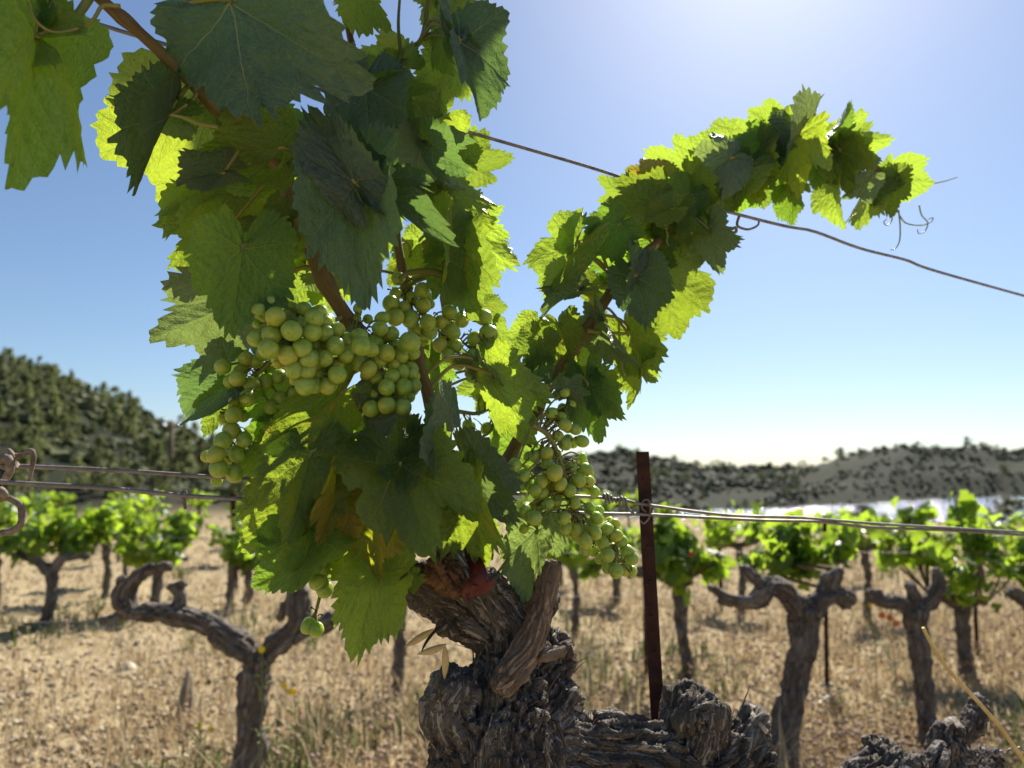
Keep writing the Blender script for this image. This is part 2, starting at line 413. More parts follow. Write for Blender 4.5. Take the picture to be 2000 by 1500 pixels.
def lumps(n, y0, y1, r0, r1, zup, mat, name, label, patch=None, side=.42):
    x, y, z = scatter(n, y0, y1, side)
    if patch is not None:
        m = pn(np.column_stack([x, y, x * 0]) * patch[0] + patch[2]) > patch[1]; x, y, z = x[m], y[m], z[m]; n = len(x)
    oc = np.array([[1, 0, 0], [0, 1, 0], [-1, 0, 0], [0, -1, 0], [0, 0, 1], [0, 0, -1.]]); fc = np.array([[0, 1, 4], [1, 2, 4], [2, 3, 4], [3, 0, 4], [1, 0, 5], [2, 1, 5], [3, 2, 5], [0, 3, 5]])
    r = rng.uniform(r0, r1, n) ** 1.0; V = oc[None] * (rng.uniform(.6, 1.3, (n, 6, 1))) * r[:, None, None]; a = rng.uniform(0, 6.28, n); c, s = np.cos(a), np.sin(a)
    V = np.stack([V[..., 0] * c[:, None] - V[..., 1] * s[:, None], V[..., 0] * s[:, None] + V[..., 1] * c[:, None], V[..., 2] * .8], -1)
    V = V + np.stack([x, y, z + zup * rng.uniform(.2, 1, n)], 1)[:, None]
    Fc = (np.arange(n)[:, None, None] * 6 + fc[None]).reshape(-1, 3)
    return tag(obj(name, mesh(name, V.reshape(-1, 3), Fc, [mat], attrs={'tint': np.repeat(np.clip(rng.normal(.5, .28, n), 0, 1), 6)})), label, None, None, 'stuff')
lumps(16000, 1.6, 18, .004, .022, .004, M_STONE, 'clods', 'sandy clods and small stones on the soil', side=1.4)
lumps(15000, 1.6, 18, .004, .013, .11, M_HEAD, 'dry_seed_heads', 'round brownish dry seed heads', patch=(.5, -.45, 4))
# ================================================================== the near vine
def frames(c):
    t = np.gradient(c, axis=0); t /= np.linalg.norm(t, axis=1)[:, None] + 1e-12
    up = np.array([0, 0, 1.0]) if abs(t[0][2]) < .9 else np.array([1.0, 0, 0])
    x = np.cross(up, t[0]); x /= np.linalg.norm(x); X = []; Yv = []
    for i in range(len(c)):
        x = x - t[i] * np.dot(x, t[i]); x /= np.linalg.norm(x); X.append(x); Yv.append(np.cross(t[i], x))
    return t, np.array(X), np.array(Yv)
def fibre(v, skel, tang=False):
    """bark coordinates: across, across, along*0.14 of the nearest limb"""
    C = []; T = []; X = []; Yv = []; S = []; Rr = []; I = []
    for i, (pts, rad) in enumerate(skel):
        q = spline(np.column_stack([pts, rad]), 30); c = q[:, :3]; t, x, y = frames(c)
        s = np.concatenate([[0], np.cumsum(np.linalg.norm(np.diff(c, axis=0), axis=1))])
        C.append(c); T.append(t); X.append(x); Yv.append(y); S.append(s); Rr.append(q[:, 3]); I += [i] * 30
    C = np.vstack(C); T = np.vstack(T); X = np.vstack(X); Yv = np.vstack(Yv); S = np.concatenate(S); Rr = np.concatenate(Rr); I = np.array(I)
    idx = np.empty(len(v), int)
    for k in range(0, len(v), 4000):
        d = np.linalg.norm(v[k:k + 4000, None] - C[None], axis=2) - Rr[None]
        idx[k:k + 4000] = d.argmin(1)
    o = v - C[idx]
    along = S[idx] + (o * T[idx]).sum(1)
    if tang: return T[idx]
    return np.column_stack([(o * X[idx]).sum(1), (o * Yv[idx]).sum(1), along * .055]) + (I[idx] * .37)[:, None]
def limb(pts, rad, n=40, k=14):
    return tube(pts, rad, n, k)
def tube_obj(name, pts, rad, mat, parent, n=40, k=8, nodes=(), wob=0.):
    v, f = tube(pts, rad, n, k)
    fb = fibre(v, [(np.asarray(pts), np.asarray(rad))])
    if wob: v = v + (np.column_stack([pn(v * 60), pn(v * 60 + 9), pn(v * 60 + 19)])) * wob
    return obj(name, mesh(name, v, f, [mat], attrs={'fib': fb}), parent)
def gnarl(name, skel, vox, mat, parent, a1=.0058, a2=.009, fine=.0026, fs=1.0, remesh=True):
    V, Fc, _ = join([tube(p, r, max(12, 5 * len(p)), 14) for p, r in skel])
    if remesh:
        o = bpy.data.objects.new('tmp', mesh('tmp', V, Fc)); COL.objects.link(o)
        m = o.modifiers.new('r', 'REMESH'); m.mode = 'VOXEL'; m.voxel_size = vox
        me = bpy.data.meshes.new_from_object(o.evaluated_get(bpy.context.evaluated_depsgraph_get()))
        bpy.data.objects.remove(o)
    else: me = mesh(name, V, Fc)
    n = len(me.vertices); v = np.empty(n * 3, np.float32); me.vertices.foreach_get('co', v); v = v.reshape(-1, 3).astype(float)
    def nrm():
        a = np.empty(n * 3, np.float32); me.vertices.foreach_get('normal', a); return a.reshape(-1, 3)
    warp = np.column_stack([pn(v * 14 * fs), pn(v * 14 * fs + 31), pn(v * 14 * fs + 77)])
    v = v + nrm() * (a2 * fbm(v * 20 * fs + 5, 2))[:, None] + warp * a2 * .5
    me.vertices.foreach_set('co', v.astype(np.float32).ravel()); me.update()
    fb = fibre(v, skel) + warp * .006
    q1 = fbm(fb * 85 * fs, 2); q2 = fbm(fb * 190 * fs + 11, 2)
    rid = .55 - 1.25 * np.exp(-(q1 / .16) ** 2) + .45 * np.abs(q1)
    rid2 = .5 - 1.3 * np.exp(-(q2 / .20) ** 2) + .3 * q2
    patch = sstep(-.3, .3, pn(v * 30 * fs + 3))
    h = a1 * rid * (.55 + .8 * patch) + fine * rid2 + fine * .5 * fbm(v * 220 * fs, 2)
    v = v + nrm() * h[:, None]
    me.vertices.foreach_set('co', v.astype(np.float32).ravel())
    at = me.attributes.new('fib', 'FLOAT_VECTOR', 'POINT'); at.data.foreach_set('vector', fb.astype(np.float32).ravel())
    me.materials.clear(); me.materials.append(mat)
    me.polygons.foreach_set('use_smooth', np.ones(len(me.polygons), bool)); me.update(); me.name = name
    return obj(name, me, parent)

def Q(l, dz=0., fy=None):       # list of (px,py[,dz]) -> world points at the row's distance
    return np.array([P(a[0], a[1], D(a[0]) + dz + (a[2] if len(a) > 2 else 0)) for a in l])
def PR(px, r): return r * D(px) / F      # pixel radius -> metres
base = P(990, 1430, .66); base = np.array([base[0] + .03, base[1] + .03, 0])
vine = empty('grapevine', (0, 0, 0)); vine.location = (0, 0, 0)
tag(vine, 'big old gnarled grapevine with green grape bunches and broad leaves, nearest the viewer', 'grapevine')

def SK(l, dz=0.):
    return np.array([P(a[0], a[1], D(a[0]) + dz + (a[3] if len(a) > 3 else 0)) for a in l]), np.array([PR(a[0], a[2]) for a in l])
h0, h0r = SK([(985, 1560, 118), (970, 1440, 112), (985, 1370, 85), (1000, 1300, 60)])
pts = np.vstack([[base + [0, 0, -.06], base + [0.0, 0, .12], base + [-.01, .0, .3]], h0])
rad = np.concatenate([[.085, .07, .062], h0r])
skel = [(pts, rad),
        SK([(990, 1330, 62), (990, 1250, 52), (930, 1210, 42), (850, 1178, 35), (775, 1128, 24)], .01),
        SK([(1010, 1290, 60), (985, 1210, 46), (925, 1155, 36), (885, 1105, 28), (862, 1050, 17), (850, 1012, 14)]),
        SK([(985, 1240, 40), (1040, 1190, 44), (1060, 1150, 36)], .03),
        SK([(1000, 1330, 50), (1062, 1290, 44), (1078, 1235, 30)], .02),
        SK([(920, 1110, 24), (900, 1050, 15), (915, 1020, 12)], .015),
        SK([(920, 1440, 78), (890, 1385, 52), (905, 1335, 40)], -.005),
        SK([(1020, 1420, 70), (1075, 1370, 48), (1098, 1340, 42)]),
        SK([(1010, 1470, 80), (1090, 1450, 62), (1180, 1468, 58), (1270, 1480, 52), (1350, 1490, 50)]),
        SK([(1300, 1520, 50), (1340, 1460, 50), (1355, 1395, 60), (1362, 1362, 57)]),
        SK([(1360, 1530, 50), (1420, 1490, 42), (1460, 1440, 35), (1484, 1413, 27)], -.005),
        SK([(1440, 1520, 26), (1480, 1490, 20), (1492, 1462, 14)], -.01),
        SK([(1330, 1500, 50), (1450, 1570, 50), (1600, 1600, 48), (1700, 1540, 48), (1742, 1490, 44), (1745, 1470, 42)]),
        SK([(1690, 1600, 46), (1800, 1590, 50), (1850, 1530, 48), (1858, 1470, 36), (1862, 1418, 19)]),
        SK([(1860, 1460, 22), (1893, 1425, 14), (1905, 1402, 13), (1922, 1376, 11)]),
        SK([(1815, 1510, 16), (1832, 1480, 14), (1845, 1464, 13)], -.02),
        SK([(1880, 1530, 28), (1920, 1490, 20), (1935, 1472, 13)], .01),
        ]
trunk = gnarl('trunk', skel, .0022, M_BARK, vine)
sp = SK([(975, 1345, 20), (1004, 1305, 27), (1034, 1262, 25), (1056, 1200, 20), (1070, 1140, 17), (1078, 1098, 16)], -.038)
spur = gnarl('spur', [sp, SK([(1045, 1278, 12), (1080, 1276, 11), (1098, 1272, 10)], -.043)], .0013, M_SPUR, vine, a1=.0020, a2=.0012, fine=.0009, fs=1.7)
# peeling strips of bark on the old wood
tv_ = np.empty(len(trunk.data.vertices) * 3, np.float32); trunk.data.vertices.foreach_get('co', tv_); tv_ = tv_.reshape(-1, 3).astype(float)
tn_ = np.empty(len(tv_) * 3, np.float32); trunk.data.vertices.foreach_get('normal', tn_); tn_ = tn_.reshape(-1, 3).astype(float)
cand = np.where((tv_[:, 2] > .62) & (tn_[:, 1] < .25))[0]; pick = np.random.default_rng(8).choice(cand, 110, replace=False)
tt_ = fibre(tv_[pick], skel, True); gs = random.Random(12)
for a, n_, t_ in zip(tv_[pick], tn_[pick], tt_):
    L = gs.uniform(.014, .045); wd = gs.uniform(.0008, .0022); s_ = np.cross(t_, n_); s_ /= np.linalg.norm(s_) + 1e-9; lift = gs.uniform(.1, .6); sg = gs.choice((-1, 1)); v = []
    bx = gs.uniform(-.3, .3)
    for q in range(7):
        u = q / 6; c = a - n_ * .001 + t_ * sg * L * (u - .3) + n_ * L * lift * max(0, u - .35) ** 1.6 + n_ * .0018 + s_ * bx * L * u * u
        w_ = wd * (1 - .75 * u ** 2)
        v += [c - s_ * w_, c - s_ * w_ * .2 + n_ * w_ * .6, c + s_ * w_]
    f = []
    for q in range(6):
        for k in (0, 1): f.append((q * 3 + k, q * 3 + k + 1, q * 3 + k + 4, q * 3 + k + 3))
    v = np.array(v); obj('bark_strip', mesh('bark_strip', v, np.array(f), [M_BARK], attrs={'fib': np.column_stack([v @ s_, v @ n_, (v @ t_) * .06])}), vine)
def cut_face(c, n, r, mat, parent, name='cut_face', rough=.15):
    n = np.asarray(n, float); n /= np.linalg.norm(n); x = np.cross(n, [0, 0, 1.]); x /= np.linalg.norm(x); y = np.cross(n, x)
    an = np.linspace(0, 2 * math.pi, 20, endpoint=False); v = [c + n * r * .06]
    for rr, dz in ((.55, .05), (.92, .02), (1., -.25)):
        for a in an:
            k = r * rr * (1 + rough * math.sin(3 * a + 1) + rough * .6 * math.sin(5 * a))
            v.append(c + (x * math.cos(a) + y * math.sin(a)) * k + n * r * (dz + .03 * random.uniform(-1, 1)))
    f = [(0, 1 + i, 1 + (i + 1) % 20) for i in range(20)]
    for q in range(2):
        for i in range(20):
            a = 1 + q * 20 + i; b = 1 + q * 20 + (i + 1) % 20; f += [(a, a + 20, b + 20), (a, b + 20, b)]
    return obj(name, mesh(name, v, np.array(f), [mat], smooth=False), parent)
cut_face(P(1486, 1409, D(1486) - .016), P(1500, 1395, .86) - P(1484, 1413, .85) + np.array([0, -.012, 0.004]), PR(1484, 24), M_CUT, vine)
gnarl('broken_stub', [SK([(900, 1140, 24), (876, 1118, 29), (862, 1094, 24)], -.016)], .0018, M_CUTR, vine, a1=.0045, a2=.006, fine=.0025, fs=1.8)
cut_face(P(1078.6, 1097, D(1078) - .038), P(1082, 1070, .6) - P(1078, 1098, .6), PR(1078, 15), M_SPUR, vine)
cut_face(P(1862, 1413, D(1862)), np.array([-.1, -.5, .8]), PR(1862, 17), M_CUT, vine)
cut_face(P(1846, 1462, D(1846) - .021), np.array([.4, -.8, .5]), PR(1846, 12), M_CUT, vine)
cut_face(P(1923, 1374, D(1923)), np.array([.5, -.4, .7]), PR(1923, 10), M_SPUR, vine)

# canes: polylines in photograph pixels plus distance offset
CANES = {
    'A': [(852, 1020, 0), (835, 900, .03), (770, 780, .04), (692, 645, .0), (640, 560, -.01), (600, 470, -.01), (573, 385, -.01), (520, 290, .0), (430, 215, -.01), (300, 88, -.03), (185, -12, -.05), (80, -120, -.08)],
    'B': [(856, 1016, 0), (850, 860, -.005), (838, 780, -.005), (816, 695, .0), (795, 580, .03), (765, 420, .04), (720, 260, .05), (690, 100, .05), (650, -80, .04)],
    'C': [(905, 1030, .015), (876, 900, .05), (872, 800, .06), (874, 700, .06), (868, 560, .05), (850, 400, .05), (800, 230, .05), (785, 120, .05), (822, 78, .05), (836, 0, .05), (850, -120, .05)],
    'R': [(912, 1030, .015), (960, 950, .03), (1030, 830, .02), (1075, 750, .01), (1120, 680, .0), (1165, 615, .0), (1215, 540, .0), (1290, 470, .0), (1390, 395, .0), (1500, 325, .0), (1600, 290, .0), (1690, 320, .0), (1745, 350, .0)],
}
CR = {'A': [17, 16, 16, 15, 15, 15, 15, 14, 13, 12, 11, 10], 'B': [15, 13, 12, 11, 10, 9, 9, 8, 8], 'C': [14, 12, 11, 10, 9, 9, 8, 8, 6, 5, 4], 'R': [16, 14, 13, 12, 12, 11, 11, 10, 9, 8, 6, 5, 3]}
NODE_PX = {'A': [(573, 382), (692, 645), (430, 218), (638, 556), (300, 88)], 'B': [(816, 690), (848, 850), (765, 420)], 'C': [(873, 800), (785, 120), (868, 560)], 'R': [(1048, 800), (1140, 650), (1215, 540), (1300, 462), (1400, 390), (1500, 325)]}
cane = {}; CANEPTS = {}
for k, l in CANES.items():
    pts = Q(l); rad = np.array([PR(a[0], r) for a, r in zip(l, CR[k])])
    q = spline(np.column_stack([pts, rad]), 110)
    for (nx, ny) in NODE_PX[k]:
        npt = P(nx, ny, D(nx)); dd = np.linalg.norm((q[:, :3] - npt) * [1, .3, 1], axis=1); i = dd.argmin()
        s = np.linalg.norm(q[:, :3] - q[i, :3], axis=1); q[:, 3] *= 1 + .38 * np.exp(-(s / (q[i, 3] * 1.5)) ** 2)
    v, f = tube(q[:, :3], q[:, 3], 140, 12)
    fb = fibre(v, [(q[::6, :3], q[::6, 3])])
    rid = pn(fb * 330)
    cc = fibre(v, [(q[::6, :3], q[::6, 3])])
    v = v + np.column_stack([pn(v * 70), pn(v * 70 + 5), pn(v * 70 + 9)]) * .0006
    cane[k] = obj('cane', mesh('cane', v, f, [M_CANEG if k in 'C' else M_CANE], attrs={'fib': fb}), vine)
    CANEPTS[k] = q[:, :3]

# ------------------------------------------------------------------ leaf blades
_cache = {}
def leaf_flat(seed, na=132, nr=13):
    key = (seed, na, nr)
    if key in _cache: return _cache[key]
    g = np.random.default_rng(100 + seed)
    def half():
        j = lambda s: g.normal(0, s)
        ang = [0, 26 + j(3), 50 + j(3), 80 + j(4), 104 + j(4), 128 + j(4), 148 + j(4), 166, 178]
        s1 = g.uniform(.60, .82); s2 = g.uniform(.60, .80)
        rr = [1, s1 + .04, .93 + j(.05), s2, .76 + j(.05), .60 + j(.04), .58 + j(.04), .34 + j(.04), .05]
        return np.array(ang), np.array(rr)
    th = np.linspace(-178, 178, na)
    r = np.zeros(na)
    for sgn in (-1, 1):
        a, rr = half(); m = (th * sgn >= 0)
        x = np.abs(th[m]); i = np.clip(np.searchsorted(a, x, 'right') - 1, 0, len(a) - 2)
        u = (x - a[i]) / (a[i + 1] - a[i]); u = u * u * (3 - 2 * u) * .55 + u * .45
        r[m] = rr[i] + (rr[i + 1] - rr[i]) * u
    # teeth, irregular
    ph = np.cumsum(g.uniform(.45, 1.55, na)); ph = ph / ph[-1] * na
    tooth = np.abs(((ph / 3.0) % 1) - .5) * 2
    big = 1 + .6 * np.sin(ph / 3.0 * math.pi * .5 + g.uniform(0, 6)) + .3 * g.normal(size=na)
    r *= 1 + (tooth - .5) * .14 * big * (np.abs(th) < 168)
    for _ in range(g.integers(0, 3)):          # bites and tears
        c = g.uniform(-150, 150); wd = g.uniform(3, 7); r *= 1 - g.uniform(.08, .25) * np.exp(-((th - c) / wd) ** 2)
    r[[0, -1]] = .05
    t = np.radians(th); rho = np.linspace(0, 1, nr + 1)[1:] ** .85
    xs = np.concatenate([[0]] + [np.sin(t) * r * q for q in rho]); ys = np.concatenate([[0]] + [np.cos(t) * r * q for q in rho])
    f = [(0, 1 + i + 1, 1 + i) for i in range(na - 1)]
    for q in range(nr - 1):
        o = 1 + q * na
        for i in range(na - 1):
            f += [(o + i, o + i + 1, o + na + i + 1), (o + i, o + na + i + 1, o + na + i)]
    _cache[key] = (xs, ys, np.array(f), np.concatenate([[0]] + [np.full(na, q) for q in rho]), np.concatenate([[0]] + [t] * nr))
    return _cache[key]
def leaf_shape(seed, fold=10., curl=20., droop=25., wave=.05, res=None):
    """bent blade, junction at origin, tip at (0,1,0), upper side +z"""
    xs, ys, f, rho, th = leaf_flat(seed % 11, *(res or (132, 13)))
    g = np.random.default_rng(seed * 13 + 5)
    a0 = R(fold); k = R(curl); ax = np.abs(xs)
    if abs(k) < 1e-3: k = 1e-3
    X = np.sign(xs) * (np.sin(a0 + k * ax) - math.sin(a0)) / k
    Z = (math.cos(a0) - np.cos(a0 + k * ax)) / k
    d = R(droop) if abs(droop) > .1 else 1e-3
    yy = ys; Yb = np.sin(d * yy) / d; Zb = -(1 - np.cos(d * yy)) / d
    # bend: Z offset along rotated normal
    Yo = Yb + Z * np.sin(d * yy); Zo = Zb + Z * np.cos(d * yy)
    fl = np.column_stack([xs, ys, np.zeros_like(xs)])
    Zo = Zo + wave * rho ** 2 * np.sin(th * g.integers(3, 6) + g.uniform(0, 6)) + wave * 1.3 * pn(fl * 2.1 + g.uniform(0, 50, 3)) * rho
    # blistering between the veins
    best = np.full(len(xs), -9.); bb = np.zeros(len(xs))
    for va in VA:
        A = ax * math.sin(va) + ys * math.cos(va); B = np.abs(ax * math.cos(va) - ys * math.sin(va))
        m = A > best; best[m] = A[m]; bb[m] = B[m]
    Zo = Zo + .008 * np.minimum(bb * 5, 1) * np.abs(np.sin((best - .95 * bb) * 6.5 * math.pi)) + .03 * pn(fl * 6 + seed) * rho - .012 * np.exp(-(bb / .03) ** 2)
    v = np.column_stack([X, Yo, Zo])
    tip = np.array([0, math.sin(d) / d, -(1 - math.cos(d)) / d]); L = math.hypot(tip[1], tip[2]); an = math.atan2(tip[2], tip[1])
    c, s = math.cos(-an), math.sin(-an)
    v = np.column_stack([v[:, 0], v[:, 1] * c - v[:, 2] * s, v[:, 1] * s + v[:, 2] * c]) / L
    return v, f, np.column_stack([xs, ys])
CAMP = np.array([0, 0, CAMH])
nleaf = [0]
def leaf(j, t, dz=0., tilt=0., roll=0., fold=12., mat='g', side=1, droop=None, curl=None, wave=.085, ck=None, pet=True, seed=None, res=None, wid=1.0):
    nleaf[0] += 1; sd = nleaf[0] if seed is None else seed
    g = random.Random(sd * 31)
    Y = D(j[0]) + dz
    a = P(j[0], j[1], Y); b = P(t[0], t[1], Y + tilt)
    if droop is None: droop = g.uniform(5, 45)
    if curl is None: curl = g.uniform(-25, 35)
    v, f, uv = leaf_shape(sd, fold, curl, droop, wave, res)
    m = b - a; L = np.linalg.norm(m); m /= L
    n = CAMP - a; n = n - m * np.dot(n, m); n /= np.linalg.norm(n)
    c, s = math.cos(R(roll)), math.sin(R(roll)); n = n * c + np.cross(m, n) * s
    n = n * side; x = np.cross(m, n)
    wid *= .72
    W = a + (v[:, :1] * x * wid + v[:, 1:2] * m + v[:, 2:3] * n) * L
    parts = [(W, f)]; fm = [0] * len(f); uvs = [uv]
    # stalk to the nearest cane
    best = None
    for k, q in CANEPTS.items():
        if ck and k != ck: continue
        d = np.linalg.norm(q - a, axis=1); i = d.argmin()
        if best is None or d[i] < best[0]: best = (d[i], k, q[i])
    if pet:
        e = best[2]; mid = (a + e) / 2 + np.array([0, 0, .12 * best[0]]) - m * L * .15
        if best[0] > .09: e = a + (e - a) * .09 / best[0] - m * .02; mid = (a + e) / 2 + np.array([0, 0, .008])
        r0 = .0011 + .010 * L
        pv, pf = tube([a + m * .03 * L, a - n * .012 * L - m * .06 * L, mid, e], [r0 * .8, r0, r0 * .95, r0 * 1.15], 16, 6)
        parts.append((pv, pf)); fm += [1] * len(pf); uvs.append(np.zeros((len(pv), 2)))
    V, Fc, _ = join(parts)
    return obj('leaf', mesh('leaf', V, Fc, [LM[mat], M_PET], uv=np.vstack(uvs), fmat=fm), cane[best[1]])

# leaf((junction px), (tip px), distance offset, tilt of the tip, roll about the midrib, ...)
# --- upper left
leaf((72, 72), (24, 372), -.06, -.01, -30, 14, 'd', 1, droop=12, seed=1, wid=.66)
leaf((72, 72), (-40, 30), -.058, .02, 20, 8, 'g', -1, droop=12, seed=401, wid=.9, pet=False)
leaf((398, 240), (190, 300), .05, .0, 0, 4, 's', -1, droop=6, curl=0, seed=2, wid=1.35)
leaf((330, 224), (266, 386), -.012, -.01, 40, 30, 'b', 1, droop=15, seed=3, ck='A', wid=.42)
leaf((330, 222), (205, 190), -.012, 0, 5, 8, 'd', -1, droop=15, seed=4, ck='A', wid=.62)
leaf((448, 4), (700, 158), -.075, -.02, 8, 6, 'b', 1, droop=14, seed=5, wid=.95)
leaf((548, 288), (384, 306), -.02, 0, -25, 12, 'o', -1, seed=6)
leaf((432, 338), (344, 362), .0, 0, 40, 22, 'p', 1, seed=7)
leaf((505, 372), (408, 452), .05, .01, 0, 8, 'g', -1, seed=8)
leaf((398, 392), (326, 474), .02, 0, 62, 20, 'g', 1, seed=9)
leaf((446, 440), (330, 530), .04, 0, -20, 10, 'o', -1, seed=10)
leaf((474, 487), (448, 660), -.05, -.005, -6, 8, 'd', 1, droop=10, seed=11, wid=.98)
leaf((478, 588), (292, 662), .015, .0, 12, 8, 'p', -1, droop=6, seed=12)
leaf((600, 455), (455, 412), .02, 0, 20, 10, 'o', -1, seed=13)
leaf((620, 330), (470, 380), .03, .02, 15, 8, 'o', -1, seed=14)
# --- centre
leaf((692, 356), (596, 205), -.095, .005, -14, 14, 'p', 1, droop=12, seed=15, wid=.62)
leaf((697, 350), (712, 602), -.075, -.005, 16, 12, 'b', 1, droop=18, seed=16, wid=.68)
leaf((697, 352), (890, 468), -.07, -.005, -22, 10, 'b', 1, droop=14, seed=17, wid=.55, pet=False)
leaf((714, 170), (722, 300), -.03, -.01, 0, 8, 'b', 1, droop=16, seed=18, wid=1.05)
leaf((740, 172), (852, 172), -.02, .0, 20, 12, 'g', 1, seed=19, wid=.7)
leaf((858, 232), (772, 305), .0, .0, -15, 10, 'o', -1, seed=20)
leaf((780, 128), (694, 96), .045, .01, 10, 8, 'g', -1, seed=21)
leaf((770, 130), (735, 175), .05, .0, 0, 8, 'g', -1, seed=22)
leaf((880, 105), (852, 208), .03, .0, 8, 10, 'g', -1, seed=23)
leaf((897, 82), (938, 238), -.01, .01, -48, 26, 'b', 1, seed=24)
leaf((900, 88), (950, 130), .0, .0, 12, 10, 'g', 1, seed=25, wid=.8)
leaf((865, 50), (892, 148), .02, .0, 62, 22, 'g', 1, seed=26)
leaf((882, -6), (914, 56), .04, .0, 10, 8, 'g', -1, seed=27)
leaf((868, -14), (826, 52), .05, .0, 0, 8, 'g', -1, seed=28)
leaf((700, -34), (765, 58), .0, .0, 22, 12, 'o', 1, seed=29)
leaf((910, 322), (1002, 304), .045, .0, 8, 6, 'g', -1, droop=6, seed=30)
leaf((905, 300), (928, 238), .05, .0, -10, 8, 'g', -1, seed=31)
leaf((842, 284), (928, 340), -.02, .0, 18, 14, 'b', 1, seed=32)
leaf((785, 292), (845, 395), .01, .0, 22, 14, 'o', -1, seed=33)
leaf((868, 372), (962, 452), .0, .0, -20, 12, 'o', -1, seed=34)
leaf((820, 275), (900, 372), .0, .0, 68, 34, 'p', 1, seed=35)
leaf((873, 505), (862, 372), -.02, .0, 58, 28, 'o', 1, seed=36)
leaf((906, 456), (1012, 520), .03, .01, -8, 6, 'g', -1, droop=6, seed=37)
leaf((897, 484), (930, 628), -.015, .0, 16, 10, 'g', 1, droop=14, seed=38, wid=.85)
leaf((905, 430), (985, 405), .045, .0, 8, 8, 'g', -1, seed=39)
leaf((625, 448), (655, 402), .01, 0, 0, 8, 'o', -1, seed=40)
leaf((590, 430), (650, 362), .06, .0, 0, 6, 'g', -1, seed=41)
leaf((640, 440), (640, 520), .02, .0, 10, 8, 'd', -1, seed=42)
leaf((560, 430), (520, 555), .02, .0, 22, 10, 'o', -1, seed=43)
leaf((600, 530), (565, 610), .05, .0, 10, 8, 'g', -1, seed=44)
leaf((660, 560), (610, 600), .05, .0, 10, 8, 'g', -1, seed=45)
leaf((720, 470), (790, 420), .06, .0, 0, 8, 'g', -1, seed=46)
leaf((800, 500), (760, 560), .06, .0, 20, 8, 'o', -1, seed=47)
leaf((820, 470), (790, 530), .07, .0, 0, 8, 'g', -1, seed=48)
leaf((940, 600), (992, 600), .06, .0, 0, 8, 'g', -1, seed=49)
leaf((965, 640), (975, 690), .06, .0, 20, 8, 'g', -1, seed=50)
leaf((700, 320), (690, 420), .05, .0, 30, 8, 'g', -1, seed=51)
leaf((530, 250), (600, 330), .03, .0, 30, 14, 'd', -1, seed=52)
leaf((480, 215), (420, 300), .035, .0, 0, 8, 's', -1, seed=53)
leaf((690, 250), (620, 290), .04, .0, 15, 8, 'd', -1, seed=54)
leaf((820, 330), (760, 370), .05, .0, 15, 8, 'o', -1, seed=55)
leaf((840, 180), (800, 250), .06, .0, 15, 8, 'g', -1, seed=56)
# --- around and under the bunches
leaf((448, 746), (354, 806), .03, .02, 38, 12, 'b', 1, droop=30, seed=60)
leaf((452, 775), (396, 848), .03, .0, -15, 10, 'g', -1, seed=61)
leaf((664, 768), (514, 884), -.02, -.03, -30, 16, 'o', 1, droop=20, seed=62, wid=.85)
leaf((704, 800), (705, 905), -.02, -.02, 72, 30, 'p', -1, seed=63)
leaf((604, 893), (560, 1066), -.03, -.01, 6, 8, 'o', 1, droop=20, seed=64)
leaf((781, 907), (846, 1100), -.068, -.02, -4, 6, 'g', 1, droop=24, seed=65, wid=1.02)
leaf((913, 914), (1012, 1022), -.035, .0, 10, 10, 'p', 1, droop=22, seed=66, wid=.85)
leaf((915, 962), (958, 1110), -.04, .0, 34, 16, 'o', 1, seed=67)
leaf((882, 838), (908, 992), -.06, -.01, 72, 26, 'b', 1, seed=68)
leaf((1046, 1036), (1022, 1178), -.02, .0, 30, 14, 'p', 1, droop=8, seed=69, wid=.8)
leaf((1018, 1040), (1000, 1122), .05, .0, 14, 8, 'g', -1, seed=70)
leaf((1070, 1010), (1085, 1092), .04, .0, 30, 8, 'p', -1, seed=71)
leaf((960, 736), (1046, 872), -.015, .0, 20, 12, 'o', -1, droop=10, seed=72, wid=.85)
leaf((938, 704), (978, 748), -.02, .03, 60, 16, 'p', 1, seed=73)
leaf((966, 744), (890, 768), .07, .0, 0, 8, 'g', -1, seed=74)
leaf((965, 760), (930, 812), .07, .0, 10, 8, 'g', -1, seed=75)
leaf((668, 950), (612, 1064), -.045, .0, -22, 10, 'y', 1, seed=76, wid=.8)
leaf((744, 985), (742, 1132), -.055, .0, 34, 12, 'y', 1, seed=77, wid=.85)
leaf((720, 960), (690, 1040), -.025, .0, 30, 12, 'y', 1, seed=78)
leaf((622, 1050), (502, 1152), -.03, .0, 26, 12, 'd', 1, seed=79)
leaf((572, 960), (482, 1085), -.015, .0, 16, 8, 'o', 1, seed=80)
leaf((736, 1122), (688, 1290), -.045, -.01, 0, 8, 'g', 1, droop=18, seed=81, wid=.88)
leaf((738, 1108), (620, 1084), -.03, .0, 32, 14, 'g', 1, seed=82, wid=.8)
leaf((620, 1040), (566, 1156), -.025, .0, -32, 12, 'g', 1, seed=83)
leaf((552, 880), (482, 962), .01, .0, 12, 8, 'o', 1, seed=84)
leaf((560, 770), (505, 880), .025, .0, 10, 8, 'd', 1, seed=85)
leaf((560, 840), (480, 905), .03, .0, 10, 8, 'd', 1, seed=86)
leaf((640, 880), (700, 960), -.01, .0, 10, 8, 'd', 1, seed=87)
leaf((700, 830), (780, 830), .03, .0, 0, 8, 'd', 1, seed=88)
leaf((842, 705), (868, 775), .04, .0, 14, 10, 'd', -1, seed=89)
leaf((828, 680), (850, 722), .05, .0, 0, 8, 'g', -1, seed=90)
leaf((781, 906), (815, 806), -.071, .03, 12, 8, 'g', 1, droop=15, seed=91, wid=.7)
leaf((660, 1080), (692, 1112), .02, .0, 0, 8, 'g', -1, seed=93)
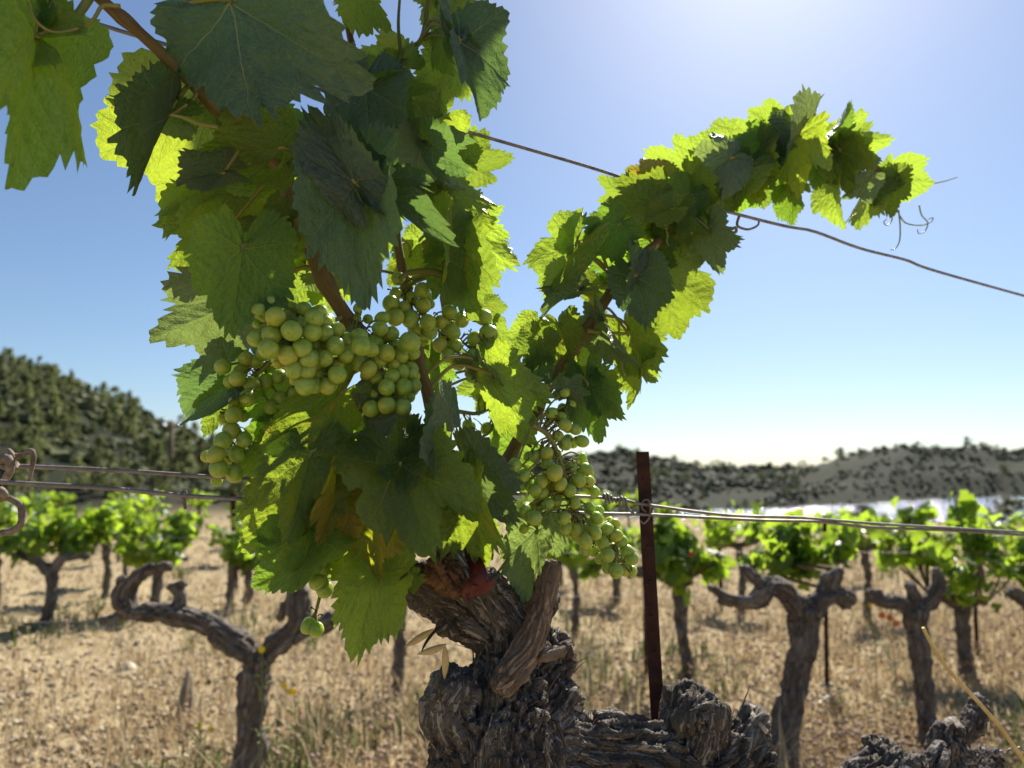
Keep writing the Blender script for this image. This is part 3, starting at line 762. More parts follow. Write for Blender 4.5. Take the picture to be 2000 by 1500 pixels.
leaf((812, 1128), (784, 1156), -.06, .0, 0, 8, 'g', 1, seed=94, pet=False)
leaf((900, 1000), (930, 1120), .04, .0, 10, 8, 'g', -1, seed=95)
leaf((720, 1120), (770, 1195), .05, .0, 0, 8, 'g', -1, seed=96)
leaf((860, 1140), (890, 1165), .05, .0, 0, 8, 'g', -1, seed=97)
leaf((640, 690), (560, 730), .05, .0, 0, 8, 'd', -1, seed=98)
leaf((1000, 870), (960, 960), .05, .0, 10, 8, 'd', -1, seed=99)
leaf((1060, 960), (1075, 1050), .05, .0, 10, 8, 'd', -1, seed=100)
leaf((870, 930), (890, 1020), -.02, .0, 20, 8, 'd', 1, seed=101)
leaf((690, 900), (640, 1000), .01, .0, 10, 8, 'o', -1, seed=102)
leaf((760, 760), (720, 850), .03, .0, 0, 8, 'd', -1, seed=103)
# --- right cane
leaf((1243, 541), (1266, 642), -.03, -.005, -6, 8, 'b', 1, droop=14, seed=110, wid=1.05)
leaf((1240, 538), (1236, 462), -.03, .0, 50, 22, 'p', 1, seed=111)
leaf((1298, 528), (1316, 664), .01, .0, 26, 12, 'o', -1, seed=112)
leaf((1240, 640), (1300, 662), .05, .0, 10, 8, 'g', -1, seed=113)
leaf((1184, 628), (1250, 716), -.02, .0, 56, 24, 'p', 1, seed=114)
leaf((1226, 652), (1282, 748), .0, .0, 12, 10, 'o', 1, seed=115, wid=.85)
leaf((1262, 706), (1236, 804), .0, .0, 58, 20, 'o', 1, seed=116)
leaf((1147, 752), (1172, 866), -.025, .0, -8, 10, 'd', 1, droop=20, seed=117, wid=.9)
leaf((1147, 752), (1218, 822), -.022, .0, -10, 10, 'd', 1, droop=20, seed=118, wid=.6, pet=False)
leaf((1053, 662), (1032, 728), -.02, .0, 6, 8, 'g', 1, droop=10, seed=119, wid=1.1)
leaf((1056, 706), (1040, 768), -.015, .0, 12, 10, 'b', 1, seed=120)
leaf((1092, 636), (1112, 704), -.005, .0, 0, 8, 'o', 1, seed=121, wid=1.05)
leaf((1128, 572), (1054, 616), -.015, .0, 56, 24, 'p', 1, seed=122)
leaf((1126, 476), (1062, 582), -.01, .0, 36, 18, 'g', 1, seed=123)
leaf((1120, 500), (1100, 560), .02, .0, 10, 8, 'g', -1, seed=124)
leaf((1128, 478), (1132, 408), .0, .0, 55, 18, 'g', -1, seed=125)
leaf((1206, 440), (1136, 498), -.025, .0, 4, 8, 'd', 1, seed=126, wid=1.0)
leaf((1278, 392), (1176, 418), -.01, .0, 26, 12, 'o', 1, seed=127)
leaf((1290, 345), (1222, 330), .02, .0, 10, 10, 'y', -1, seed=128)
leaf((1348, 342), (1256, 296), .035, .0, 0, 8, 'g', -1, seed=129)
leaf((1230, 390), (1168, 345), .03, .0, 0, 8, 'g', -1, seed=130)
leaf((1426, 310), (1342, 370), -.025, .0, 12, 10, 'p', 1, seed=131)
leaf((1452, 296), (1352, 272), .035, .0, 10, 8, 'g', -1, seed=132)
leaf((1520, 262), (1458, 212), .035, .0, 0, 8, 'g', -1, seed=133)
leaf((1545, 270), (1510, 205), .03, .0, 30, 10, 'g', -1, seed=134)
leaf((1575, 255), (1592, 200), .03, .0, 10, 10, 'g', -1, seed=135)
leaf((1614, 264), (1656, 200), -.01, .0, 55, 26, 'd', 1, seed=136)
leaf((1500, 280), (1435, 330), -.01, .0, 20, 12, 'd', 1, seed=137)
leaf((1560, 262), (1562, 390), -.035, -.005, 6, 8, 'o', 1, droop=14, seed=138, wid=.8)
leaf((1568, 248), (1532, 342), -.045, .0, 62, 26, 'p', 1, seed=139)
leaf((1642, 290), (1738, 268), .02, .0, 4, 8, 'g', -1, seed=140)
leaf((1640, 290), (1722, 318), -.015, .0, 6, 8, 'o', 1, seed=141, wid=.8)
leaf((1640, 295), (1662, 378), -.02, .0, 0, 10, 'o', 1, seed=142)
leaf((1636, 358), (1642, 442), .01, .0, 52, 20, 'g', 1, seed=143)
leaf((1702, 366), (1670, 446), .01, .0, 46, 16, 'g', -1, seed=144)
leaf((1735, 350), (1826, 358), .02, .0, 6, 8, 'g', -1, seed=145)
leaf((1732, 352), (1742, 426), -.01, .0, -8, 8, 'g', 1, seed=146)
leaf((1732, 350), (1708, 308), .01, .0, 40, 8, 'g', -1, seed=147)
leaf((1545, 380), (1555, 442), .0, .0, 36, 12, 'd', 1, seed=148)
leaf((1500, 350), (1490, 408), .03, .0, 10, 8, 'g', -1, seed=149)
leaf((1460, 330), (1425, 410), -.015, .0, 16, 10, 'd', 1, seed=150)
leaf((1475, 300), (1480, 400), .0, .0, 30, 10, 'o', 1, seed=151)
leaf((1382, 450), (1414, 538), -.03, .0, 26, 12, 'p', 1, seed=152)
leaf((1370, 440), (1450, 470), -.005, .0, 44, 12, 'd', 1, seed=153)
leaf((1322, 470), (1342, 526), .03, .0, 20, 8, 'g', -1, seed=154)
leaf((1340, 380), (1280, 440), -.01, .0, 12, 10, 'd', 1, seed=155)
leaf((1380, 390), (1330, 450), .0, .0, 16, 10, 'd', 1, seed=156)
leaf((1300, 420), (1240, 470), .0, .0, 10, 8, 'o', 1, seed=157)
leaf((1250, 430), (1230, 370), .02, .0, 10, 8, 'o', -1, seed=158)
leaf((1270, 470), (1320, 520), .01, .0, 12, 8, 'd', 1, seed=159)
leaf((1200, 490), (1180, 560), .02, .0, 12, 8, 'd', -1, seed=160)
leaf((1180, 560), (1150, 600), .03, .0, 0, 8, 'g', -1, seed=161)
leaf((1160, 640), (1200, 700), .04, .0, 10, 8, 'g', -1, seed=162)
leaf((1130, 690), (1120, 760), .035, .0, 10, 8, 'g', -1, seed=163)
leaf((1160, 560), (1110, 530), .03, .0, 10, 8, 'o', -1, seed=164)
leaf((1040, 640), (1000, 690), .03, .0, 10, 8, 'g', -1, seed=165)
leaf((1400, 330), (1440, 270), .02, .0, 10, 8, 'o', -1, seed=166)
leaf((1420, 350), (1390, 420), .01, .0, 10, 8, 'g', -1, seed=167)
leaf((1600, 300), (1590, 370), .01, .0, 20, 8, 'd', -1, seed=168)
leaf((1660, 290), (1700, 240), .03, .0, 20, 8, 'g', -1, seed=169)
leaf((1345, 350), (1400, 400), -.005, .0, 20, 8, 'o', 1, seed=170)
leaf((1100, 720), (1130, 800), .02, .0, 40, 8, 'g', -1, seed=171)
# --- small leaves of the side shoots, filling in along the canes
gf = random.Random(17)
for i in range(46):
    k = gf.choice('AABBCRRR'); q = CANEPTS[k]; n0, n1 = {'A': (22, 92), 'B': (18, 90), 'C': (18, 86), 'R': (18, 104)}[k]; c = q[gf.randrange(n0, n1)]
    d = c - CAMP; yc = d[1] * math.cos(PITCH) + d[2] * math.sin(PITCH); zc = -d[1] * math.sin(PITCH) + d[2] * math.cos(PITCH); x = 1000 + F * d[0] / yc; y = 750 - F * zc / yc
    if y < 20: continue
    x += gf.uniform(-45, 45); y += gf.uniform(-30, 40)
    if 480 < x < 960 and 560 < y < 830: continue
    a = gf.uniform(0, 6.28); L = gf.uniform(34, 68)
    leaf((x, y), (x + L * math.cos(a), y + L * abs(math.sin(a)) * gf.choice((1, 1, -1))), gf.uniform(-.05, .06), gf.uniform(-.015, .015), gf.uniform(-45, 45), gf.uniform(4, 24), gf.choice('ggogpd'), gf.choice((1, -1)), ck=k, seed=500 + i, res=(96, 8))
# --- the shoots go on above the picture, plus leaves added to shade those below
def project(d):
    yc = d[1] * math.cos(PITCH) + d[2] * math.sin(PITCH); zc = -d[1] * math.sin(PITCH) + d[2] * math.cos(PITCH); return 1000 + F * d[0] / yc, 750 - F * zc / yc
def above(px, py, dz, k, mat='g', L=190):          # an unseen leaf added up the sun's way to shade a lower one
    for k in np.arange(k, 1.6, .02):
        c = P(px, py, D(px) + dz) + sd * k; d = c - CAMP
        if project(d)[1] + L * 1.35 < -12: break
    yc = d[1] * math.cos(PITCH) + d[2] * math.sin(PITCH); zc = -d[1] * math.sin(PITCH) + d[2] * math.cos(PITCH)
    x = 1000 + F * d[0] / yc; y = 750 - F * zc / yc
    leaf((x, y - L * .45), (x + random.uniform(-40, 40), y + L * .55), c[1] - D(x), .0, random.uniform(-15, 15), 8, mat, 1, seed=300 + int(px), res=(88, 6), pet=False)
for (x, y, k) in ((300, 30, .14), (400, 60, .15), (500, 80, .16), (600, 60, .15), (660, 120, .2), (440, 150, .22), (560, 170, .24), (60, 260, .36), (130, 280, .38), (330, 130, .2)):
    above(x, y, -.07, k, 'd')
gg = random.Random(4)
for i in range(12):
    x = gg.uniform(420, 760); y = gg.uniform(-380, -190); a = gg.uniform(-2.6, -.5) * -1
    L = gg.uniform(80, 140)
    leaf((x, y), (x + L * math.cos(a) * gg.choice((-1, 1)), y + L * abs(math.sin(a)) * .7), gg.uniform(-.04, .07), gg.uniform(-.03, .03), gg.uniform(-40, 40), 12, gg.choice('ggdo'), 1, seed=200 + i, res=(88, 6), pet=False)
# ------------------------------------------------------------------ grape bunches
def sphere(nu=20, nv=12):
    v = [(0, 0, 1)]
    for i in range(1, nv):
        t = math.pi * i / nv
        for j in range(nu):
            p = 2 * math.pi * j / nu; v.append((math.sin(t) * math.cos(p), math.sin(t) * math.sin(p), math.cos(t)))
    v.append((0, 0, -1)); f = []
    for j in range(nu): f.append((0, 1 + j, 1 + (j + 1) % nu, 0))
    for i in range(nv - 2):
        for j in range(nu):
            a = 1 + i * nu + j; b = 1 + i * nu + (j + 1) % nu; f.append((a, a + nu, b + nu, b))
    m = len(v) - 1; o = 1 + (nv - 2) * nu
    for j in range(nu): f.append((o + j, m, o + (j + 1) % nu, 0))
    f = [q if len(set(q)) == 4 else tuple(dict.fromkeys(q)) for q in f]
    f = [(q[0], q[1], q[2]) if q[0] == 0 and len(q) == 3 else q for q in f]
    return np.array(v), f
_sv, _sf = sphere()
_sf = [q[:3] if (len(q) == 4 and q[3] == 0) else q for q in _sf]
gmeshes = []
for i in range(8):
    v = _sv * np.array([1, 1, 1.06 + .025 * i]); v = v * (1 + .07 * pn(v * .8 + i * 7))[:, None]
    gmeshes.append(mesh('grape', v, _sf, [M_GRAPE]))
def to3(l, ox, oy, s): return [(ox + a / s, oy + b / s, r / s) for a, b, r in l]
c3 = lambda l: to3(l, 300, 350, 2.857); c4 = lambda l: to3(l, 350, 700, 2.857); c2 = lambda l: to3(l, 850, 700, 3.0)
B1 = c3([(595,735,50),(665,690,50),(680,765,58),(740,760,40),(770,715,35),(840,725,45),(895,775,58),(930,740,45),(955,790,30),(575,810,25),
 (570,890,50),(655,870,58),(770,845,60),(885,855,55),(960,860,48),(1025,840,45),(1080,895,45),(1015,930,55),
 (640,945,58),(690,1000,40),(755,985,58),(830,940,58),(865,1005,55),(955,1000,50),(1070,985,45),(1150,880,50),(1160,930,58),(1215,950,45),
 (785,1060,55),(855,1065,55),(915,1090,42),(1025,1090,55),(845,1150,55),(970,1155,52),(790,1120,35),(720,930,40),(900,930,40),(700,860,40),(920,1040,40)])
B1b = c3([(1275,775,38),(1265,835,45),(1330,860,42),(1240,910,45),(1300,970,50),(1260,1010,45),(1380,985,45),(1430,910,60),(1140,1020,50),(1200,1060,50),
 (1380,1075,48),(1430,1050,42),(1440,1090,40),(1300,1160,50),(1395,1160,48),(1450,1150,45),(1420,1210,40),(1215,1280,50),(1300,1260,55),(1390,1270,52),
 (1250,1110,40),(1330,1100,45),(1340,1030,40),(1210,1435,42),(1235,1395,35),(1275,1350,38),(1250,1200,40),(1350,930,40),(1140,720,30),(1130,780,30)])
B2 = c3([(1500,620,46),(1350,640,38),(1365,555,40),(1505,705,45),(1320,690,45),(1430,780,48),(1350,770,50),(1530,800,50),(1605,800,42),(1540,850,48),
 (1670,850,45),(1720,790,42),(1650,740,42),(1840,770,50),(1870,860,52),(1800,895,50),(1685,930,42),(1600,925,45),(1645,985,42),(1700,1020,45),
 (1785,985,45),(1825,995,40),(1775,1045,42),(1830,920,45),(1460,840,40),(1560,590,35),(1395,720,40),(1440,660,35)])
B3 = [(435,716,16),(464,739,17),(492,752,17),(450,745,14),(461,784,15),(484,777,17),(456,810,17),(452,841,18),(477,859,16),(435,862,18),(422,889,18),
 (404,891,12),(464,886,17),(427,915,18),(458,926,17),(423,938,12),(440,815,13),(515,690,16),(500,705,14),(480,700,15),(470,725,14),(520,745,15),(545,735,15),
 (475,812,13),(548,778,15),(575,770,14),(610,752,15),(530,795,14),(447,893,13)]
B4 = c2([(585,575,35),(655,555,38),(520,685,38),(620,725,40),(645,695,30),(585,770,38),(630,790,36),(680,765,30),(790,775,40),(840,715,38),(885,650,38),
 (900,720,35),(930,780,34),(815,845,36),(905,875,34),(945,935,38),(960,890,30),(760,500,40),(820,415,34),(860,485,38),(720,455,35),(760,390,38),(680,320,35),
 (740,340,30),(785,315,30),(795,270,30),(760,200,30),(710,560,30),(655,610,35),(700,670,50),(735,735,40),(525,885,33),(580,935,44),(660,855,35),(575,880,25),
 (710,830,35),(755,935,38),(765,995,35),(835,1010,40),(935,1020,42),(880,1070,42),(860,580,28),(800,640,35),(520,1000,28),(500,750,30),(465,625,38)])
B4b = c2([(1010,1000,38),(1050,970,35),(1055,1035,40),(980,1080,40),(1090,1070,38),(880,1120,35),(1010,1150,42),(1075,1165,32),(1130,1130,38),(1150,1170,42),
 (1010,1220,36),(1060,1245,42),(1110,1240,36),(1150,1245,34),(965,1170,32),(1040,1105,25)])
B5 = c2([(250,228,27),(310,235,30),(190,395,35),(215,400,25),(175,465,37),(300,410,35),(385,420,30),(350,330,26),(250,520,28),(400,360,26)])
B6 = [(618,1230,15),(602,1222,14),(628,1112,18),(622,1135,18),(634,1150,17),(640,1095,15)]
def bunch(gr, stem, attach, dz, label, extra=0):
    """gr: berries (px,py,radius px); stem: main stalk pixels from the cane down"""
    sp_ = spline(Q(stem, dz + .012), 40); g = random.Random(len(gr))
    n = len(sp_); parts = [tube(sp_[::3], np.linspace(.0026, .0010, len(sp_[::3])), 40, 6)]
    root = obj('grape_bunch', None, vine)
    pts = []
    for (x, y, r) in gr:
        d = dz - .016 * (r - 15) / 4 + g.uniform(-.006, .006)
        Y = D(x) + d; c = P(x, y, Y); rr = r * Y / F * 1.0; pts.append((c, rr))
    me = None; ded = []
    for _ in range(extra):                       # berries half hidden behind the front ones
        i = g.randrange(len(gr)); near = sorted(range(len(gr)), key=lambda q: math.hypot(gr[q][0] - gr[i][0], gr[q][1] - gr[i][1]))[1:4]; j = g.choice(near)
        c = (pts[i][0] + pts[j][0]) / 2 + np.array([g.uniform(-.004, .004), .012 + g.uniform(0, .008), g.uniform(-.005, .005)]); pts.append((c, g.uniform(.72, .98) * (pts[i][1] + pts[j][1]) / 2))
    for c, rr in pts:
        dd = np.linalg.norm(sp_ - c, axis=1); i = max(0, dd.argmin() - 3); s = sp_[i]
        ax = c - s; ax /= np.linalg.norm(ax) + 1e-9
        ax = ax + np.array([0, -.15, -.45]); ax /= np.linalg.norm(ax)
        top = c - ax * rr * 1.1
        parts.append(tube([s, (s + top) / 2 + np.array([g.uniform(-.003, .003), 0, .004]), top + ax * rr * .12], [.0010, .0008, .0011], 7, 5))
        for q in range(2):                       # shrivelled flower stalks
            if g.random() < .6:
                u = (s + top) / 2 + np.array([g.uniform(-.004, .004) for _ in range(3)]); e = u + np.array([g.uniform(-.009, .009) for _ in range(3)])
                ded.append(tube([u, (u + e) / 2 + [0, 0, .001], e], [.0005, .0004, .0009], 5, 4))
        o = bpy.data.objects.new('grape', gmeshes[g.randrange(8)]); COL.objects.link(o); o.parent = root
        quat = Vector(-ax).to_track_quat('Z', 'Y'); o.rotation_mode = 'QUATERNION'; o.rotation_quaternion = quat
        o.location = c; o.scale = (rr * g.uniform(.95, 1.02),) * 2 + (rr * g.uniform(.92, 1.0),)
    if attach is not None:
        parts.append(tube([sp_[0], (sp_[0] + attach) / 2 + [0, 0, .006], attach], [.0026, .0026, .003], 12, 6))
    nd = len(parts)
    V, Fc, T = join(parts + ded)
    root.data if False else None
    me = mesh('grape_bunch', V, Fc, [M_STEM, M_DRYSTEM], fmat=(T >= nd).astype(int))
    new = obj('grape_bunch', me, vine)
    for ch in [o for o in COL.objects if o.parent == root]: ch.parent = new
    bpy.data.objects.remove(root); new.name = 'grape_bunch'
    new['label'] = label
    return new
def cp(k, px, py):
    q = CANEPTS[k]; a = P(px, py, D(px)); return q[np.linalg.norm((q - a) * [1, .3, 1], axis=1).argmin()]
bunch(B1, [(680, 660), (620, 650), (590, 690), (620, 740), (650, 760)], cp('A', 690, 645), -.045, 'largest pale green bunch with tightly packed grapes', 44)
bunch(B1b, [(690, 650), (740, 670), (770, 730), (775, 790), (735, 840)], cp('A', 692, 648), -.03, 'drooping right shoulder of the largest bunch', 34)
bunch(B2, [(870, 530), (800, 560), (830, 620), (880, 650), (930, 690)], cp('C', 868, 540), .01, 'shaded bunch with one sunlit yellow grape under the leaves', 20)
bunch(B3, [(640, 690), (520, 710), (470, 780), (450, 850), (440, 920)], cp('A', 692, 655), .02, 'long thin bunch hanging at the left of the vine')
bunch(B4, [(1040, 830), (1070, 850), (1095, 900), (1110, 960), (1120, 1020)], cp('R', 1035, 820), -.05, 'loose bunch of small grapes on the right', 64)
bunch(B4b, [(1115, 960), (1130, 1020), (1180, 1060), (1225, 1110)], None, -.045, 'sunlit yellow tip of the right bunch', 10)
bunch(B5, [(873, 800), (930, 808), (960, 800), (960, 840), (930, 860)], cp('C', 873, 800), .055, 'sparse bunch of small grapes against the sky')
bunch(B6, [(650, 1060), (635, 1100), (628, 1150), (612, 1215)], None, -.01, 'few green grapes hanging below the lowest leaves')

# stalks and tendrils one can see
def stalk(name, l, r, mat, ck, dz=0., n=24):
    return tube_obj(name, Q(l, dz), [PR(a[0], q) for a, q in zip(l, np.linspace(r, r * .6, len(l)))], mat, cane[ck], n, 7)
stalk('stalk', [(575, 388), (610, 375), (650, 370), (690, 352)], 8, M_PET, 'A', -.03)
stalk('stalk', [(190, -30), (150, 30), (105, 55), (72, 74)], 9, M_PET, 'A', -.06)
stalk('tendril', [(235, 12), (200, 12), (180, 40), (140, 60), (100, 62), (70, 40), (55, 5)], 4, M_PET, 'A', -.07)
stalk('stalk', [(425, 248), (390, 242), (360, 230), (332, 224)], 4.5, M_PET, 'A', -.035)
stalk('stalk', [(873, 540), (840, 530), (800, 532), (780, 545)], 8, M_CANEG, 'C', -.02)
stalk('stalk', [(873, 800), (850, 800), (838, 780), (835, 760)], 4, M_CANEG, 'C', .055)
stalk('stalk', [(785, 118), (780, 80), (778, 40), (782, -20)], 5, M_CANEG, 'C', .045)
stalk('stalk', [(822, 78), (840, 66), (865, 48), (880, 10)], 5, M_CANEG, 'C', .045)
stalk('stalk', [(690, 645), (700, 610), (716, 560), (740, 480)], 8, M_CANEG, 'A', .01)
stalk('stalk', [(620, 372), (618, 385), (622, 395)], 2.4, M_DARKTWIG, 'A', -.03)
stalk('stalk', [(1065, 762), (1090, 755), (1120, 752), (1146, 752)], 4, M_PET, 'R', -.02)
stalk('stalk', [(1145, 645), (1165, 648), (1190, 650), (1226, 652)], 5, M_PET, 'R', -.01)
stalk('tendril', [(1445, 418), (1440, 440), (1460, 448), (1480, 440), (1482, 428)], 3, M_WOODYT, 'R', -.005)
stalk('tendril', [(1400, 440), (1425, 455), (1438, 452), (1436, 444), (1430, 448)], 4, M_WOODYT, 'R', -.01)
stalk('tendril', [(1755, 410), (1758, 440), (1757, 470), (1748, 486), (1740, 488)], 1.7, M_TENDRIL, 'R')
stalk('tendril', [(1756, 420), (1770, 436), (1800, 440), (1820, 432), (1822, 425), (1814, 428)], 1.6, M_TENDRIL, 'R')
stalk('tendril', [(1795, 400), (1800, 420), (1812, 435), (1806, 452), (1794, 456), (1792, 448)], 1.5, M_TENDRIL, 'R')
stalk('tendril', [(1740, 412), (1742, 430), (1732, 440), (1726, 434), (1732, 428)], 1.4, M_TENDRIL, 'R')
stalk('tendril', [(1826, 358), (1845, 354), (1858, 350), (1870, 346)], 1.4, M_TENDRIL, 'R')
stalk('tendril', [(1330, 405), (1334, 420), (1325, 430), (1300, 432), (1280, 426)], 2.2, M_TENDRIL, 'R', -.02)
stalk('tendril', [(1300, 445), (1304, 460), (1302, 470), (1306, 480)], 1.8, M_TENDRIL, 'R', -.02)
stalk('tendril', [(1285, 478), (1275, 495), (1258, 502), (1245, 498)], 2.0, M_TENDRIL, 'R', -.03)
stalk('tendril', [(1213, 700), (1216, 720), (1220, 738), (1222, 742)], 1.8, M_TENDRIL, 'R', -.01)

# ------------------------------------------------------------------ trellis wires, stake, small things by the vine
def wire(l, r, label, group='trellis wires of the near row', n=90, name='trellis_wire', mat=None, px=False):
    pts = Q(l); v, f = tube(pts, [r] * len(l), n, 8)
    o = obj(name, mesh(name, v, f, [mat or M_WIRE])); tag(o, label, 'wire', group); return o
W1 = wire([(-60, 906, .02), (70, 912, .02), (230, 919, .02), (410, 931, .02), (800, 955, .03), (1175, 972, .045), (1262, 986, .05), (1420, 1006, .03), (1560, 1011, 0), (1700, 1022, 0), (1850, 1031, 0), (2080, 1044, 0)], .00165, 'upper of the two close lower trellis wires, ending left at a curled tendril')
W2 = wire([(-60, 936, .0), (40, 944, .0), (200, 953, .0), (360, 968, .0), (480, 975, .0), (800, 990, .03), (1175, 1003, .045), (1262, 1005, .05), (1480, 1016, .03), (1600, 1019, 0), (1700, 1030, 0), (1850, 1036, 0), (2080, 1050, 0)], .00165, 'lower of the two close lower trellis wires, with a small tie left')
W3 = wire([(-60, -35, .03), (70, 10, .02), (180, 43, .02), (250, 65, .02), (600, 168, .03), (985, 278, .03), (1185, 337, .02), (1300, 380, .0), (1450, 421, -.01), (1540, 443, -.01), (1590, 452, -.01), (1680, 485, 0), (1770, 508, 0), (1830, 530, 0), (2080, 600, 0)], .0018, 'high slanting trellis wire crossing the sky behind the vine')
# stake: rolled iron angle section
def stake(px0, py0, px1, py1, Y, wd, label, name='metal_stake', group=None, mat=None, clip=False):
    a = P(px0, py0, Y); b = P(px1, py1, Y); d = (b - a) / (b[2] - a[2]); e = a + d * (-.12 - a[2])
    th = wd * .16; parts = []
    prof = [(-wd / 2, 0), (wd / 2, 0), (wd / 2, th), (th / 2, th), (th / 2, wd * .8), (-th / 2, wd * .8), (-th / 2, th), (-wd / 2, th)]
    v = [e + [x, y, 0] for x, y in prof] + [a + [x, y, 0] for x, y in prof]
    f = [(i, (i + 1) % 8, 8 + (i + 1) % 8, 8 + i) for i in range(8)] + [tuple(range(8, 16)), tuple(range(7, -1, -1))]
    o = obj(name, mesh(name, v, f, [mat or M_RUST], smooth=False)); tag(o, label, 'stake', group)
    return o, a, d
YS = D(1262) + .056
st, sa, sdv = stake(1255, 882, 1285, 1400, YS, 25 * YS / F, 'rusty dark red iron stake beside the vine carrying the wires')
for k in range(14):
    z = -.03 - .036 * k; c = sa + sdv * z
    v, f = tube([c + [0, -.0001, 0], c + [0, -.0016, 0]], [.0022, .0016], 4, 8); obj('stud', mesh('stud', v, f, [M_RUST]), st)
cl = [(1252, 1018), (1258, 1022), (1268, 1010), (1270, 985), (1264, 976), (1256, 980), (1254, 992), (1262, 1000)]
v, f = tube([P(x, y, YS - .006 + .004 * math.sin(i * 1.3)) for i, (x, y) in enumerate(cl)], [.0011] * len(cl), 40, 6)
obj('wire_clip', mesh('wire_clip', v, f, [M_WIRE]), st)
# wire knot
pts = []
for i in range(90):
    t = i / 89; x = 1178 + 44 * t; y = 972 + 9 * t; a = t * 2 * math.pi * 6.5; rr = 6.5 + 3 * math.sin(t * 9)
    c = P(x, y, D(x) + .046); pts.append(c + np.array([.0, math.cos(a), math.sin(a)]) * rr * .72 / F)
pts += [P(1226, 992, D(1226) + .04), P(1238, 1004, D(1238) + .035)]
v, f = tube(pts, [.0013] * len(pts), 260, 6)
tag(obj('wire_knot', mesh('wire_knot', v, f, [M_WIRE])), 'knotted coil of wire on the upper lower wire beside the stake', 'knot')
# dried tendrils round the wires at the left edge
def woody(l, label, name='dried_tendril', dz=-.0):
    pts = np.array([P(a[0], a[1], D(0) + .02 + dz + a[2]) for a in l]); rad = [a[3] * D(0) / F for a in l]
    v, f = tube(pts, rad, 120, 8); v = v + np.column_stack([pn(v * 150), pn(v * 150 + 7), pn(v * 150 + 3)]) * .0005
    return tag(obj(name, mesh(name, v, f, [M_WOODYT])), label, 'tendril', 'dried tendrils on the lower wires')
woody([(-30, 950, 0, 7), (5, 940, 0, 7), (20, 915, -.006, 8), (14, 895, -.008, 9), (2, 900, .004, 8), (10, 912, .008, 7), (24, 905, .0, 6), (22, 888, -.006, 5), (18, 880, 0, 5), (28, 890, 0, 5), (45, 888, 0, 5), (60, 880, 0, 5), (66, 890, 0, 5), (62, 915, 0, 4), (55, 940, 0, 3), (38, 942, 0, 1.5)], 'dried brown tendril knotted round the wire end at the left edge', dz=-.005)
woody([(-30, 1046, 0, 7), (10, 1040, 0, 7), (36, 1030, 0, 7), (43, 1010, 0, 7), (40, 988, 0, 7), (20, 974, 0, 7), (4, 966, .0, 7), (-2, 955, .004, 7), (6, 962, -.006, 8), (10, 972, 0, 6), (0, 976, .004, 6)], 'thick dried tendril bent in a hook below the wires at the left edge', dz=-.01)
woody([(24, 906, -.004, 3), (28, 916, .004, 3), (32, 904, .0, 3), (30, 914, -.004, 3), (36, 906, .004, 2)], 'small dried coil tight round the wire at left', dz=0)
o = woody([(362, 994, -.004, 3), (358, 975, -.005, 4), (357, 964, -.003, 4), (362, 962, .004, 4), (368, 972, .003, 3), (372, 966, -.004, 3), (376, 974, .0, 3)], 'little dried tie hanging from the lower wire left of the grapes', name='dried_tie', dz=.035)
# red plastic tie on the old limb
def ribbon(l, wd, mat, name, label, cat, dz=-.05):
    g = np.array([P(a[0], a[1], D(a[0]) + dz + a[2]) for a in l]); q = spline(g, 40); t = np.gradient(q, axis=0); t /= np.linalg.norm(t, axis=1)[:, None]
    s = np.cross(t, [0.25, 1, .2]); s /= np.linalg.norm(s, axis=1)[:, None]; nn = np.cross(s, t); v = []
    tap = np.interp(np.linspace(0, 1, 40), np.linspace(0, 1, len(l)), [a[3] for a in l])
    for i in range(40):
        h = wd * tap[i]
        for sx, sy in ((-1, -.06), (1, -.06), (1, .06), (-1, .06)): v.append(q[i] + s[i] * h * sx + nn[i] * wd * sy)
    f = []
    for i in range(39):
        for k in range(4):
            a = i * 4 + k; b = i * 4 + (k + 1) % 4; f.append((a, b, b + 4, a + 4))
    f += [(3, 2, 1, 0), (156, 157, 158, 159)]
    return tag(obj(name, mesh(name, v, f, [mat])), label, cat)
rt = ribbon([(905, 1165, -.01, .9), (918, 1150, -.022, .9), (935, 1130, -.026, 1.3), (930, 1108, -.02, 1.5), (916, 1088, -.004, 1.0), (908, 1082, .006, .5)], .0055, M_RED, 'plastic_tie', 'red plastic tie wrapped round the old limb below the leaves', 'tie', -.028)
tb = [(908, 1160), (922, 1143), (940, 1146), (968, 1127), (960, 1150), (940, 1162), (916, 1172)]; n_ = len(tb)
v = [P(x, y, D(x) - .052 - .004 * math.sin(i_ * 1.1)) for i_, (x, y) in enumerate(tb)] + [P(x, y, D(x) - .0505 - .004 * math.sin(i_ * 1.1)) for i_, (x, y) in enumerate(tb)]
f = [tuple(range(n_ - 1, -1, -1)), tuple(range(n_, 2 * n_))] + [(i_, (i_ + 1) % n_, n_ + (i_ + 1) % n_, n_ + i_) for i_ in range(n_)]
obj('tab', mesh('tab', v, f, [M_RED], smooth=False), rt)
